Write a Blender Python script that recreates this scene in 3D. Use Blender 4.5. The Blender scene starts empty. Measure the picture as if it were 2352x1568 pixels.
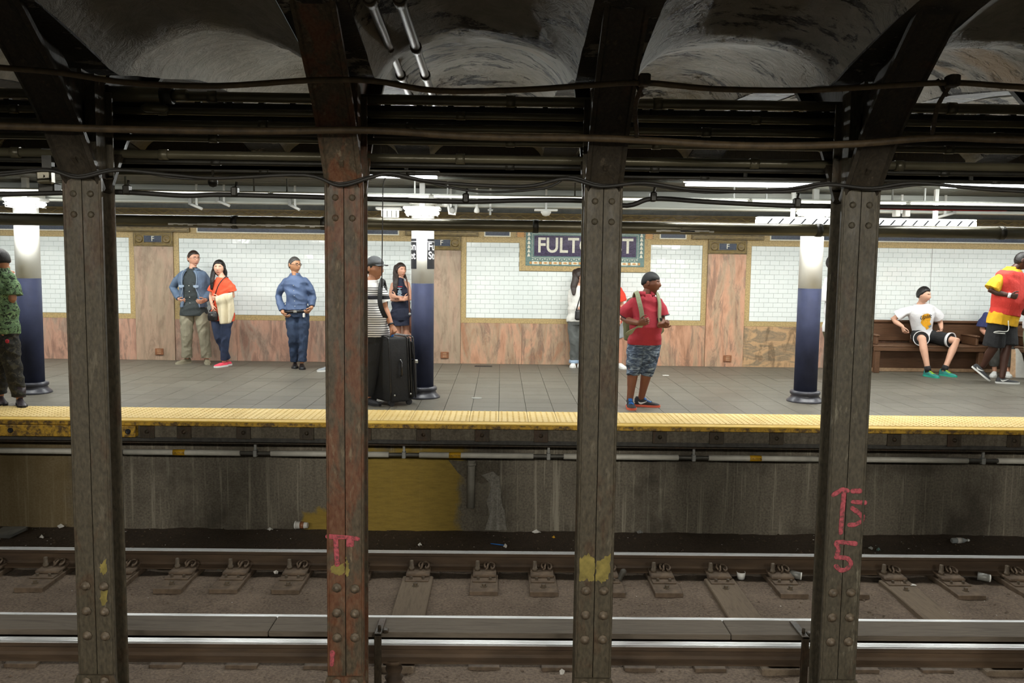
import bpy, math, random
import numpy as np
from mathutils import Vector, Matrix

# ------------------------------------------------------------------ camera, world, exposure
S = bpy.context.scene
C = S.collection
FOC, PCX, PCY = 1960.0, 1176.0, 784.0
CAM = np.array([0.0, 0.0, 1.63])
CROT = (Matrix.Rotation(math.radians(-0.78), 3, 'Z') @ Matrix.Rotation(math.radians(90 - 5.26), 3, 'X')
        @ Matrix.Rotation(math.radians(0.77), 3, 'Z'))
cd = bpy.data.cameras.new('camera'); cam = bpy.data.objects.new('camera', cd); C.objects.link(cam)
cam.matrix_world = Matrix.Translation(CAM) @ CROT.to_4x4()
cd.sensor_fit = 'HORIZONTAL'; cd.sensor_width = 36.0; cd.lens = 36.0 * FOC / 2352.0
cd.clip_start = 0.05; cd.clip_end = 200
S.camera = cam
w = bpy.data.worlds.new('world'); S.world = w; w.use_nodes = True
w.node_tree.nodes['Background'].inputs[0].default_value = (0.9, 1.0, 0.95, 1)
w.node_tree.nodes['Background'].inputs[1].default_value = 0.06
S.view_settings.view_transform = 'Standard'; S.view_settings.look = 'None'
S.view_settings.exposure = 0.0; S.view_settings.gamma = 1.0; S.view_settings.use_curve_mapping = False
cy_ = S.cycles; cy_.max_bounces = 6; cy_.diffuse_bounces = 3; cy_.glossy_bounces = 3; cy_.transmission_bounces = 4; cy_.caustics_reflective = False; cy_.caustics_refractive = False; cy_.adaptive_threshold = .08; cy_.adaptive_min_samples = 12
RN = np.array(CROT)
def ray(x, y): return RN @ np.array([(x - PCX) / FOC, -(y - PCY) / FOC, -1.0])
def PY(x, y, Y):                      # where a photo point lies on the upright plane at depth Y
    d = ray(x, y); return CAM + d * (Y / d[1])
def PZ(x, y, Z):                      # where a photo point lies on the level plane at height Z
    d = ray(x, y); return CAM + d * ((Z - CAM[2]) / d[2])

FAR_W, ZEB_W, NEAR_W, TRK_W, ROW_W = 38.0, 20.0, 215.0, 60.0, 16.0
def area(name, loc, sx, sy, power, col=(1, 1, 1), rot=(0, 0, 0)):
    l = bpy.data.lights.new(name, 'AREA'); l.shape = 'RECTANGLE'; l.size = sx; l.size_y = sy
    l.energy = power; l.color = col
    o = bpy.data.objects.new(name, l); C.objects.link(o); o.location = loc; o.rotation_euler = rot
    return o

# ------------------------------------------------------------------ helpers
class MB:
    def __init__(s): s.v = []; s.f = []; s.m = []; s.sm = []
    def add(s, vs, fs, mi=0, smooth=False):
        b = len(s.v); s.v.extend([tuple(map(float, p)) for p in vs])
        for f in fs: s.f.append(tuple(i + b for i in f)); s.m.append(mi); s.sm.append(smooth)
        return s
    def box(s, lo, hi, mi=0, bev=0.0):
        x0, y0, z0 = lo; x1, y1, z1 = hi
        if bev <= 0:
            v = [(x0,y0,z0),(x1,y0,z0),(x1,y1,z0),(x0,y1,z0),(x0,y0,z1),(x1,y0,z1),(x1,y1,z1),(x0,y1,z1)]
            return s.add(v, [(0,3,2,1),(4,5,6,7),(0,1,5,4),(1,2,6,5),(2,3,7,6),(3,0,4,7)], mi)
        b = min(bev, (x1-x0)/2.01, (y1-y0)/2.01, (z1-z0)/2.01)
        v = []; 
        for z, i in ((z0, b), (z0 + b, 0), (z1 - b, 0), (z1, b)):
            for x, y in ((x0+i+b, y0+i), (x1-i-b, y0+i), (x1-i, y0+i+b), (x1-i, y1-i-b), (x1-i-b, y1-i), (x0+i+b, y1-i), (x0+i, y1-i-b), (x0+i, y0+i+b)):
                v.append((x, y, z))
        f = [tuple(range(7, -1, -1)), tuple(range(24, 32))]
        for k in range(3):
            for j in range(8): f.append((k*8+j, k*8+(j+1) % 8, k*8+8+(j+1) % 8, k*8+8+j))
        return s.add(v, f, mi)
    def loft(s, rings, mi=0, caps=True, smooth=True, closed=True):
        n = len(rings[0]); v = [p for r in rings for p in r]; f = []
        for k in range(len(rings) - 1):
            for j in range(n if closed else n - 1):
                f.append((k*n+j, k*n+(j+1) % n, (k+1)*n+(j+1) % n, (k+1)*n+j))
        b = len(s.v); s.add(v, f, mi, smooth)
        if caps and closed:
            s.f.append(tuple(b + i for i in range(n - 1, -1, -1))); s.m.append(mi); s.sm.append(False)
            s.f.append(tuple(b + (len(rings)-1)*n + i for i in range(n))); s.m.append(mi); s.sm.append(False)
        return s
    def tube(s, pts, r, n=10, mi=0, caps=True, flat=1.0, round_ends=False, ref=None):
        P = [np.array(p, float) for p in pts]; rr = list(r) if hasattr(r, '__len__') else [r] * len(P)
        if round_ends:
            d0 = P[0]-P[1]; d0 /= np.linalg.norm(d0)+1e-9; d1 = P[-1]-P[-2]; d1 /= np.linalg.norm(d1)+1e-9
            ex0 = [(P[0]+d0*rr[0]*math.sin(a), rr[0]*math.cos(a)) for a in (1.35, 1.0, .55)]
            ex1 = [(P[-1]+d1*rr[-1]*math.sin(a), rr[-1]*math.cos(a)) for a in (.55, 1.0, 1.35)]
            P = [e[0] for e in ex0] + P + [e[0] for e in ex1]; rr = [e[1] for e in ex0] + rr + [e[1] for e in ex1]
        rings = []; up = None
        for i, p in enumerate(P):
            t = P[min(i+1, len(P)-1)] - P[max(i-1, 0)]; t = t / (np.linalg.norm(t) + 1e-9)
            if up is None:
                up = np.array(ref, float) if ref is not None else (np.array([0,0,1.0]) if abs(t[2]) < .9 else np.array([0,1.0,0]))
            a = np.cross(t, up); a /= np.linalg.norm(a)+1e-9; b = np.cross(a, t); up = b
            rings.append([p + rr[i]*(math.cos(q)*a + flat*math.sin(q)*b) for q in [2*math.pi*k/n for k in range(n)]])
        return s.loft(rings, mi, caps)
    def lathe(s, prof, c=(0,0,0), n=24, mi=0, axis='z', smooth=True):
        rings = []
        for r, h in prof:
            ring = []
            for k in range(n):
                a = 2*math.pi*k/n; x, y = r*math.cos(a), r*math.sin(a)
                ring.append((c[0]+x, c[1]+y, c[2]+h) if axis == 'z' else ((c[0]+x, c[1]-h, c[2]+y) if axis == 'y' else (c[0]+h, c[1]+x, c[2]+y)))
            rings.append(ring)
        return s.loft(rings, mi, True, smooth)
    def prism(s, out, d0, d1, plane='xz', mi=0):           # outline in a plane, pushed from d0 to d1 along the third axis
        def p(a, b, d): return {'xz': (a, d, b), 'xy': (a, b, d), 'yz': (d, a, b)}[plane]
        n = len(out); v = [p(a, b, d0) for a, b in out] + [p(a, b, d1) for a, b in out]
        f = [tuple(range(n)), tuple(range(2*n-1, n-1, -1))] + [(i, i+n, (i+1) % n + n, (i+1) % n) for i in range(n)]
        return s.add(v, f, mi)
    def mesh(s, name, mats, org=(0,0,0)):
        me = bpy.data.meshes.new(name)
        v = np.array(s.v, float) - np.array(org, float)
        me.from_pydata(v.tolist(), [], s.f)
        for m in (mats if isinstance(mats, (list, tuple)) else [mats]): me.materials.append(m)
        me.polygons.foreach_set('material_index', s.m); me.polygons.foreach_set('use_smooth', s.sm)
        me.update(); return me
    def build(s, name, mats, parent=None, org=None):
        if org is None: org = parent['_o'] if parent is not None and '_o' in parent else (0, 0, 0)
        return link(name, s.mesh(name, mats, org), parent)
def link(name, me, parent=None, loc=None):
    o = bpy.data.objects.new(name, me); C.objects.link(o)
    if parent is not None: o.parent = parent
    if loc is not None: o.location = loc
    return o
def empty(name, loc=(0,0,0)):
    o = bpy.data.objects.new(name, None); C.objects.link(o); o.location = loc; o['_o'] = [float(x) for x in loc]
    o.empty_display_size = .1
    return o
def tag(o, label=None, cat=None, group=None, kind=None):
    if label: o['label'] = label
    if cat: o['category'] = cat
    if group: o['group'] = group
    if kind: o['kind'] = kind
    return o
def struct(o, label=None):
    o['kind'] = 'structure'
    if label: o['label'] = label
    return o
def spline(pts, k=6):                                       # Catmull-Rom
    P = [np.array(p, float) for p in pts]; P = [2*P[0]-P[1]] + P + [2*P[-1]-P[-2]]; out = []
    for i in range(1, len(P)-2):
        for j in range(k):
            t = j / k; a, b, c, d = P[i-1], P[i], P[i+1], P[i+2]
            out.append(.5*((2*b)+(-a+c)*t+(2*a-5*b+4*c-d)*t*t+(-a+3*b-3*c+d)*t**3))
    out.append(P[-2]); return out

# ------------------------------------------------------------------ materials (node based)
def rgb(h):
    h = h.lstrip('#'); c = [int(h[i:i+2], 16) / 255 for i in (0, 2, 4)]
    return tuple((x/12.92 if x <= .04045 else ((x+.055)/1.055)**2.4) for x in c)
class NT:
    def __init__(s, name):
        s.mat = bpy.data.materials.new(name); s.mat.use_nodes = True; s.t = s.mat.node_tree; s.b = s.t.nodes['Principled BSDF']
        s.co = s.t.nodes.new('ShaderNodeTexCoord')
    def n(s, typ, **kw):
        o = s.t.nodes.new(typ)
        for k, v in kw.items(): setattr(o, k, v)
        return o
    def l(s, a, b): s.t.links.new(a, b)
    def vec(s, scale=(1,1,1), src='Object', rand=False, loc=(0,0,0)):
        mp = s.n('ShaderNodeMapping'); mp.inputs['Scale'].default_value = scale; mp.inputs['Location'].default_value = loc
        if src == 'World':
            g = s.n('ShaderNodeNewGeometry'); s.l(g.outputs['Position'], mp.inputs['Vector'])
        else: s.l(s.co.outputs[src], mp.inputs['Vector'])
        if rand:
            oi = s.n('ShaderNodeObjectInfo'); mu = s.n('ShaderNodeMath', operation='MULTIPLY'); mu.inputs[1].default_value = 37.0
            s.l(oi.outputs['Random'], mu.inputs[0]); ad = s.n('ShaderNodeVectorMath', operation='ADD')
            s.l(mp.outputs[0], ad.inputs[0]); s.l(mu.outputs[0], ad.inputs[1]); return ad.outputs[0]
        return mp.outputs[0]
    def noise(s, vec, scale=5, detail=4, rough=.55, dist=0):
        o = s.n('ShaderNodeTexNoise'); o.inputs['Scale'].default_value = scale; o.inputs['Detail'].default_value = detail
        o.inputs['Roughness'].default_value = rough; o.inputs['Distortion'].default_value = dist
        s.l(vec, o.inputs['Vector']); return o.outputs['Fac']
    def ramp(s, fac, stops, interp='LINEAR'):
        o = s.n('ShaderNodeValToRGB'); cr = o.color_ramp; cr.interpolation = interp
        while len(cr.elements) < len(stops): cr.elements.new(.5)
        for e, (p, c) in zip(cr.elements, stops):
            e.position = p; e.color = (*c, 1) if hasattr(c, '__len__') else (c, c, c, 1)
        s.l(fac, o.inputs[0]); return o.outputs['Color']
    def mix(s, fac, a, b, mode='MIX'):
        o = s.n('ShaderNodeMix', data_type='RGBA', blend_type=mode)
        for sock, v in ((o.inputs[0], fac), (o.inputs[6], a), (o.inputs[7], b)):
            if hasattr(v, 'is_linked') or hasattr(v, 'links'): s.l(v, sock)
            elif hasattr(v, '__len__'): sock.default_value = (*v, 1)
            else: sock.default_value = v
        return o.outputs[2]
    def math(s, op, a, b=0.0):
        o = s.n('ShaderNodeMath', operation=op)
        for i, v in enumerate((a, b)):
            if hasattr(v, 'links'): s.l(v, o.inputs[i])
            else: o.inputs[i].default_value = v
        return o.outputs[0]
    def sep(s, vec):
        o = s.n('ShaderNodeSeparateXYZ'); s.l(vec, o.inputs[0]); return o.outputs
    def bump(s, h, strength=.3, dist=.01):
        o = s.n('ShaderNodeBump'); o.inputs['Strength'].default_value = strength; o.inputs['Distance'].default_value = dist
        s.l(h, o.inputs['Height']); s.l(o.outputs[0], s.b.inputs['Normal'])
    def done(s, col=None, rough=.6, metal=0.0, spec=None):
        if col is not None:
            if hasattr(col, 'links'): s.l(col, s.b.inputs['Base Color'])
            else: s.b.inputs['Base Color'].default_value = (*col, 1)
        if hasattr(rough, 'links'): s.l(rough, s.b.inputs['Roughness'])
        else: s.b.inputs['Roughness'].default_value = rough
        s.b.inputs['Metallic'].default_value = metal
        if spec is not None: s.b.inputs['Specular IOR Level'].default_value = spec
        return s.mat
def simple(name, c, var=.25, scale=12, rough=.6, metal=0, bump=0.0, bscale=40, spec=None, stretch=(1,1,1), src='Object'):
    t = NT(name); v = t.vec(stretch, src)
    lo = tuple(x*(1-var) for x in c); hi = tuple(min(1, x*(1+var)) for x in c)
    col = t.ramp(t.noise(v, scale), [(.3, lo), (.7, hi)])
    if bump: t.bump(t.noise(v, bscale, 3), bump, .004)
    return t.done(col, rough, metal, spec)
def emit(name, c, strength):
    t = NT(name); t.b.inputs['Emission Color'].default_value = (*c, 1); t.b.inputs['Emission Strength'].default_value = strength
    g = t.noise(t.vec(), 3); t.l(t.ramp(g, [(0, tuple(x*.98 for x in c)), (1, c)]), t.b.inputs['Emission Color'])
    return t.done((.8, .8, .8), .5)
M = {}
def steel(name, base, rust, light, amt, pale=0.0):
    t = NT(name); v = t.vec((1, 1, .45), rand=True)
    n1 = t.noise(v, 5, 6, .65, .6); n2 = t.noise(t.vec((1,1,.25), rand=True), 16, 5, .7); n3 = t.noise(v, 60, 3)
    c = t.mix(t.ramp(n1, [(amt, 0), (amt+.1, 1)]), base, rust)
    c = t.mix(t.math('MULTIPLY', t.ramp(n2, [(.60, 0), (.68, 1)]), .55 + pale), c, light)
    c = t.mix(.5, c, t.ramp(n3, [(.25, tuple(x*.2 for x in base)), (.75, tuple(x*2.0 for x in base))]))
    t.bump(t.math('ADD', n1, t.math('MULTIPLY', n3, .4)), .45, .012)
    return t.done(c, t.ramp(n2, [(.3, .42), (.7, .75)]), 0.0, .35)
M['steel'] = steel('column_paint', rgb('463f32'), rgb('46301f'), rgb('827a6a'), .54)
M['steel_rust'] = steel('rusty_column_paint', rgb('4a4032'), rgb('6e3c22'), rgb('94846c'), .47, .2)
M['steel_pale'] = steel('streaked_column_paint', rgb('453f33'), rgb('4b3526'), rgb('8e8876'), .58, .3)
M['iron'] = steel('dark_iron', rgb('3a3226'), rgb('4a3322'), rgb('5d5546'), .5)
M['roofsteel'] = steel('roof_steel', rgb('2b251c'), rgb('4a3020'), rgb('6b5c4a'), .6)
M['colbase'] = simple('column_base', rgb('3c3c44'), .25, 12, .35, 0, .2)
M['bolt'] = simple('bolt_iron', rgb('5d5142'), .4, 30, .55, .0, .3)
M['conduit'] = simple('conduit_paint', rgb('5d5744'), .4, 6, .32, .3, .2, 60, stretch=(.3, 1, 1))
M['conduit2'] = simple('conduit_dark', rgb('25221a'), .4, 6, .5, .2, .2, 60)
M['cable'] = simple('cable_jacket', rgb('564630'), .4, 14, .6, 0, .5, 60)
M['cableblk'] = simple('cable_black', rgb('1b1813'), .4, 14, .6, 0, .2)
M['cablered'] = simple('cable_red', rgb('8a1216'), .3, 14, .5)
M['galv'] = simple('galvanized_pipe', rgb('56534c'), .3, 10, .5, .3, .2, 60, stretch=(1, .3, 1))
M['drain'] = simple('drain_pipe_grey', rgb('8a857a'), .2, 8, .6, 0, .2)
M['white_pipe'] = simple('white_sleeve', rgb('c4c0b4'), .12, 9, .45, 0, .1)
M['sticker'] = simple('yellow_sticker', rgb('c99a22'), .1, 20, .5)
M['black'] = simple('black_paint', rgb('15151a'), .2, 20, .5)
M['white'] = simple('white_paint', rgb('e9e9e4'), .04, 6, .45)
M['whitetext'] = simple('white_letter', rgb('f2f2ee'), .03, 6, .5)
M['girder'] = simple('girder_white', rgb('c9cbc2'), .12, 5, .5, stretch=(.2, 1, 1))
M['ceil'] = simple('ceiling_board', rgb('5a5a52'), .2, 4, .7, 0, .2, 30, stretch=(.15, 1, 1))
M['gold'] = simple('gold_mosaic', rgb('b09868'), .28, 55, .5, 0, .5, 90)
M['terra'] = simple('glazed_terracotta', rgb('6e5a2c'), .35, 18, .4, 0, .5, 60)
M['terra_hi'] = simple('glazed_terracotta_rim', rgb('9a8450'), .3, 22, .35, 0, .3, 60)
M['grout'] = simple('grout', rgb('a3a8a6'), .12, 20, .9)
M['woodbench'] = None
def wood(name, a, b, rough=.45, stretch=(1, 9, 9)):
    t = NT(name); v = t.vec(stretch, rand=True); n = t.noise(v, 3, 6, .6, 1.2)
    t.bump(n, .15, .004); return t.done(t.ramp(n, [(.25, a), (.55, b), (.8, tuple(x*.75 for x in a))]), rough)
M['woodbench'] = wood('bench_wood', rgb('4a3220'), rgb('624530'))
M['woodtie'] = wood('tie_wood', rgb('5d5142'), rgb('756655'), .9, (9, 1, 9))
M['board'] = wood('protection_board', rgb('4c443a'), rgb('655b4f'), .9, (.7, 8, 8))
M['rust'] = simple('rusty_rail', rgb('4a3a2a'), .45, 9, .75, .1, .4, 50, stretch=(.2, 1, 1))
M['plate'] = simple('tie_plate_iron', rgb('665646'), .35, 15, .75, .1, .4, 60)
t = NT('rail_head'); n = t.noise(t.vec((.15, 6, 1)), 8, 3)
M['railtop'] = t.done(t.ramp(n, [(.3, (.62, .63, .63)), (.7, (.85, .86, .86))]), t.ramp(n, [(.3, .2), (.7, .34)]), .35)
# glazed white tile
t = NT('white_tile'); n = t.noise(t.vec((1,1,1), 'World'), 1.3, 3); nb = t.noise(t.vec((1,1,1), 'World'), 14, 2)
t.bump(nb, .10, .02)
M['tile'] = t.done(t.ramp(n, [(.3, rgb('dfe5e2')), (.7, rgb('ecf0ed'))]), .12)
# marble
def marble(name, a, b, c, vein, seed=0, up=(1.2, 1, .30)):
    t = NT(name); v = t.vec(up, rand=True)
    n = t.noise(v, 3.2, 7, .62, .7); n2 = t.noise(t.vec((1.5,1,.36), rand=True, loc=(seed, 0, 0)), 4.5, 7, .7, .9); n3 = t.noise(v, 26, 4, .7)
    col = t.ramp(n, [(.34, a), (.46, b), (.56, c), (.66, a)])
    col = t.mix(t.math('MULTIPLY', t.ramp(n2, [(.50, 0), (.60, .9), (.68, .3)]), .8), col, vein)
    col = t.mix(.25, col, t.ramp(n3, [(.3, tuple(x*.6 for x in a)), (.7, b)]))
    return t.done(col, .32)
M['marble'] = marble('pink_marble', rgb('987566'), rgb('c89c86'), rgb('aa9786'), rgb('74645b'))
M['marble_o'] = marble('orange_marble', rgb('a5785c'), rgb('cf9f82'), rgb('ae9a80'), rgb('5f554f'), 3)
M['marble_z'] = marble('zebra_marble', rgb('b59472'), rgb('c9a37a'), rgb('7d7463'), rgb('35322c'), 5, (.7, 1, 2.0))
M['marble_t'] = marble('tan_marble', rgb('9f8c78'), rgb('b99c86'), rgb('ae9b84'), rgb('85705f'), 7)
# platform floor tile
t = NT('floor_tile'); v = t.vec((1,1,1), 'World', rand=False); n = t.noise(v, 1.1, 5, .6); n2 = t.noise(v, 40, 3, .6)
oi = t.n('ShaderNodeObjectInfo')
c = t.mix(.5, t.ramp(n, [(.3, rgb('59544a')), (.7, rgb('6d685c'))]), t.ramp(n2, [(.3, rgb('534e44')), (.7, rgb('696458'))]))
c = t.mix(.25, c, t.ramp(oi.outputs['Random'], [(0, rgb('504b41')), (1, rgb('736d61'))]))
t.bump(n2, .08, .003); M['floor'] = t.done(c, t.ramp(n, [(.3, .42), (.7, .56)]))
M['floorjoint'] = simple('floor_joint', rgb('3e3c38'), .3, 20, .85)
t = NT('yellow_tactile'); v = t.vec((1,1,1), 'World'); n = t.noise(v, 3, 5, .6); n2 = t.noise(v, 40, 4, .7)
c = t.mix(t.ramp(n2, [(.62, 0), (.78, .7)]), t.ramp(n, [(.3, rgb('d9ba72')), (.7, rgb('e8cd8c'))]), rgb('a08a55'))
M['tactile'] = t.done(c, .62)
t = NT('yellow_lip'); v = t.vec((1,1,1), 'World'); n = t.noise(v, 16, 6, .7); z = t.sep(v)[2]
c = t.mix(t.ramp(n, [(.42, 0), (.60, 1)]), rgb('c79c2e'), rgb('5a4423')); M['lip'] = t.done(c, .6)
t = NT('yellow_lip_top'); v = t.vec((1,1,1), 'World'); n = t.noise(v, 12, 5, .7)
M['liptop'] = t.done(t.ramp(n, [(.35, rgb('e2bd52')), (.62, rgb('d2a93f')), (.75, rgb('94793a'))]), .55)
# dirty concrete
def concrete(name, a, b, streak, stretch=(3, 1, .16), bump=.3, rough=.9):
    t = NT(name); v = t.vec((1,1,1), 'World'); vs = t.vec(stretch, 'World')
    n = t.noise(v, 2.2, 7, .65, .5); ns = t.noise(vs, 4, 6, .7); nf = t.noise(v, 45, 4, .7)
    c = t.ramp(n, [(.3, a), (.7, b)]); c = t.mix(t.ramp(ns, [(.50, 0), (.68, .75)]), c, streak)
    c = t.mix(.42, c, t.ramp(nf, [(.34, tuple(x*.35 for x in a)), (.66, tuple(min(1, x*1.5) for x in b))]))
    t.bump(t.math('ADD', n, t.math('MULTIPLY', nf, .5)), bump, .02)
    return t, c
t, c = concrete('edge_beam_concrete', rgb('4a4439'), rgb('645c4e'), rgb('7d7666')); M['edge'] = t.done(c, .9)
t, c = concrete('under_platform_concrete', rgb('5f584c'), rgb('7a7264'), rgb('4a4439'))
ns2 = t.noise(t.vec((5, 1, .12), 'World', loc=(3, 0, 0)), 4, 5, .7)
c = t.mix(t.ramp(ns2, [(.56, 0), (.66, .7)]), c, rgb('a09988'))
nd = t.noise(t.vec((.55, 1, .5), 'World', loc=(9, 0, 0)), 2.2, 4, .6); c = t.mix(t.ramp(nd, [(.50, 0), (.62, .6)]), c, rgb('352f26'))
pos = t.vec((1,1,1), 'World'); xyz = t.sep(pos); wob = t.noise(t.vec((1,1,1), 'World'), 3.2, 4, .6)
wx = t.math('ADD', xyz[0], t.math('MULTIPLY', t.math('SUBTRACT', wob, .5), .55))
wz = t.math('ADD', xyz[2], t.math('MULTIPLY', t.math('SUBTRACT', wob, .5), .35))
wz2 = t.math('ADD', wz, t.math('MULTIPLY', t.math('ADD', xyz[0], 1.5), .0))
def band(t, x, lo, hi, s=.04):
    a = t.n('ShaderNodeMapRange'); a.inputs[1].default_value = lo - s; a.inputs[2].default_value = lo + s; t.l(x, a.inputs[0])
    b = t.n('ShaderNodeMapRange'); b.inputs[1].default_value = hi + s; b.inputs[2].default_value = hi - s; t.l(x, b.inputs[0])
    return t.math('MULTIPLY', a.outputs[0], b.outputs[0])
# sprayed yellow ochre patch: full height between the pillars, plus a low tail and an old faded one further along
yel = t.math('MULTIPLY', band(t, wx, -1.62, -.42, .05), band(t, wz, -1.4, -.40, .04))
yel = t.math('MAXIMUM', yel, t.math('MULTIPLY', band(t, wx, -2.15, -1.5, .04), band(t, wz, -1.4, -1.12, .02)))
faded = t.math('MULTIPLY', band(t, wx, -6.2, -4.55, .18), .5)
n5 = t.noise(t.vec((1.2, 1, 6), 'World'), 5, 5, .7)
ycol = t.ramp(n5, [(.25, rgb('7d6726')), (.6, rgb('9c8233')), (.8, rgb('7b6f3a'))])
c = t.mix(t.math('MULTIPLY', yel, .92), c, ycol); c = t.mix(faded, c, rgb('7d6631'))
M['underwall'] = t.done(c, .9)
t, c = concrete('lime_deposit', rgb('6f6a60'), rgb('8f8a7f'), rgb('b5b1a7'), (6, 1, .3), .8); M['lime'] = t.done(c, .9)
t, c = concrete('track_dirt', rgb('3d3227'), rgb('514334'), rgb('443829'), (1, 1, 1), .9); M['dirt'] = t.done(c, .95)
t, c = concrete('track_concrete', rgb('57493c'), rgb('7f6f60'), rgb('4f4337'), (1, 1, 1), 1.0); M['bed'] = t.done(c, .95)
# plaster vault: grey plaster with flaking, soot-black patches and ochre leaks
def vaultmat(name, peel, ochre):
    t = NT(name); v = t.vec((.8, 1.5, 1), 'World'); v2 = t.vec((1,1,1), 'World')
    n = t.noise(v, 2.4, 8, .78, .3); n2 = t.noise(v2, 7, 7, .7, .6); n3 = t.noise(v2, 1.1, 3)
    c = t.ramp(n2, [(.3, rgb('6a655a')), (.7, rgb('857f73'))])
    c = t.mix(t.ramp(n, [(peel, 0), (peel+.035, 1)]), c, rgb('221d15'))
    c = t.mix(t.math('MULTIPLY', t.ramp(n3, [(.58, 0), (.68, 1)]), ochre), c, rgb('8a6a3a'))
    t.bump(t.math('ADD', t.math('MULTIPLY', t.ramp(n, [(peel, 1), (peel+.06, 0)]), 1.0), t.math('MULTIPLY', n2, .7)), .9, .05)
    return t.done(c, .75)
M['vault_clean'] = vaultmat('vault_plaster', .70, .0)
M['vault_peel'] = vaultmat('vault_plaster_peeling', .545, .2)
M['vault_leak'] = vaultmat('vault_plaster_leaking', .56, .6)
M['soffit'] = vaultmat('roof_soffit', .42, .1)
# mosaics
def mosaic(name, a, b, scale=70):
    t = NT(name); v = t.vec((1,1,1), 'World'); vo = t.n('ShaderNodeTexVoronoi'); vo.inputs['Scale'].default_value = scale
    mp = t.vec((1, 1, 1.6), 'World'); t.l(mp, vo.inputs['Vector'])
    sp = t.n('ShaderNodeSeparateColor'); t.l(vo.outputs['Color'], sp.inputs[0])
    c = t.ramp(sp.outputs[0], [(0, a), (1, b)]); t.bump(vo.outputs['Distance'], .25, .004)
    return t.done(c, .35)
M['m_blue'] = mosaic('blue_mosaic', rgb('232b3c'), rgb('3d4658'))
M['m_purple'] = mosaic('violet_mosaic', rgb('2a1f38'), rgb('4c3d60'), 60)
M['m_green'] = mosaic('green_mosaic', rgb('4f6c68'), rgb('6f8a84'), 80)
M['m_dgreen'] = mosaic('dark_green_mosaic', rgb('2f4443'), rgb('49615e'), 80)
M['m_cream'] = mosaic('cream_mosaic', rgb('d8d3bd'), rgb('ece8d8'), 80)
M['m_orange'] = mosaic('orange_mosaic', rgb('b98345'), rgb('cf9c5c'), 80)
M['colblue'] = simple('column_blue', rgb('2b3047'), .18, 5, .72, 0, .35, 22, .25)
M['colwhite'] = simple('column_white', rgb('e6e6df'), .05, 5, .45, 0, .15, 16)
M['lamp'] = emit('lamp_white', (1.0, 1.0, .96), 7.0)
M['lampdim'] = emit('slim_tube', (1.0, 1.0, .96), 1.6)
M['lampwarm'] = emit('lamp_diffuser', (1.0, .93, .78), 5.0)
M['lampblue'] = emit('lamp_cool', (.85, .93, 1.0), 4.0)
M['grey'] = simple('grey_metal', rgb('8f8f8a'), .15, 12, .4, .2)
M['vent'] = simple('brown_vent', rgb('8a5a3c'), .2, 20, .5)
M['ventslot'] = simple('vent_slot', rgb('c9a684'), .2, 20, .6)
t = NT('red_spray'); n = t.noise(t.vec((1, 1, 1), 'World'), 55, 4, .7); M['redpaint'] = t.done(t.ramp(n, [(.36, rgb('5c3a38')), (.52, rgb('a0444c')), (.7, rgb('b35a60'))]), .85)
M['yellowpaint'] = simple('old_yellow_paint', rgb('7d7038'), .4, 16, .85)
M['fillwhite'] = simple('paper_white', rgb('d9d6cf'), .08, 20, .7)
# ------------------------------------------------------------------ big dimensions (metres; platform floor is z = 0)
YW, YL, YT0, YT1 = 13.72, 8.52, 8.655, 9.27      # tiled wall, platform lip, tactile strip
X0, X1 = -9.6, 10.4
RZ = -1.10                                        # rail top
YR1, YR2, Y3 = 7.865, 6.365, 5.715                # running rails, third rail
YC0, YC1 = 5.10, 5.29                             # columns between the tracks
XC = [-2.468 + 1.534*k for k in range(-5, 9)]     # column line, five feet apart
BAY = [-0.955 + 4.572*k for k in range(-2, 2)] + [11.2]    # pilasters and platform columns
R = random.Random(7)

# ---- platform slab and floor tiles
fl = MB().box((X0, YL + .06, -.22), (X1, YW + .2, -.012)).build('floor', M['floorjoint']); struct(fl, 'grey tiled station platform floor')
pt = .305; xs0 = -.008
cells = []
k0 = int((X0 - xs0) / pt) + 1
for k in range(k0, int((X1 - xs0) / pt)):
    for r in range(15):
        y0 = YT1 + r*pt; y1 = min(y0 + pt, YW)
        if y1 - y0 > .05: cells.append((xs0 + k*pt, y0, y1, r))
def tmesh(w, d, name):
    g = .0022; return MB().box((g, g, -.012), (w - g, d - g, 0), bev=.0015).mesh(name, M['floor'])
full = tmesh(pt, pt, 'floor_tile'); last = tmesh(pt, YW - (YT1 + 14*pt), 'floor_tile_cut')
def infl(c): return abs(c[0] + pt/2) < .585 * (c[1] + .3) + .1
vis = sorted([c for c in cells if infl(c)], key=lambda c: (c[3], abs(c[0])))
pick = set((c[0], c[1]) for c in vis[:300])
rest = MB(); g = .0022
for c in cells:
    if (c[0], c[1]) in pick: link('floor_tile', full if c[3] < 14 else last, fl, (c[0], c[1], R.uniform(-.0008, .0008)))
    else: rest.box((c[0]+g, c[1]+g, -.012), (c[0]+pt-g, c[2]-g, R.uniform(-.0008, .0008)))
tag(rest.build('floor_tiles', M['floor'], fl), kind='stuff')
# ---- yellow tactile strip: panels with truncated domes
ts = MB().box((X0, YT0 - .01, -.03), (X1, YT1, -.006)).build('tactile_strip', M['floorjoint']); struct(ts, 'yellow tactile warning strip along the platform edge')
m = MB().box((.002, .002, -.006), (pt - .002, YT1 - YT0 - .002, .006), bev=.002)
for i in range(5):
    for j in range(10):
        cx, cy = .0305 + i*.061, .031 + j*.0615
        rings = [[(cx + r*math.cos(a), cy + r*math.sin(a), z) for a in [math.pi/3*q for q in range(6)]] for r, z in ((.0125, .005), (.009, .0115))]
        m.loft(rings, smooth=False)
panel = m.mesh('tactile_panel', M['tactile'])
for k in range(-23, 24): link('tactile_panel', panel, ts, (xs0 + k*pt, YT0, 0))
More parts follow.
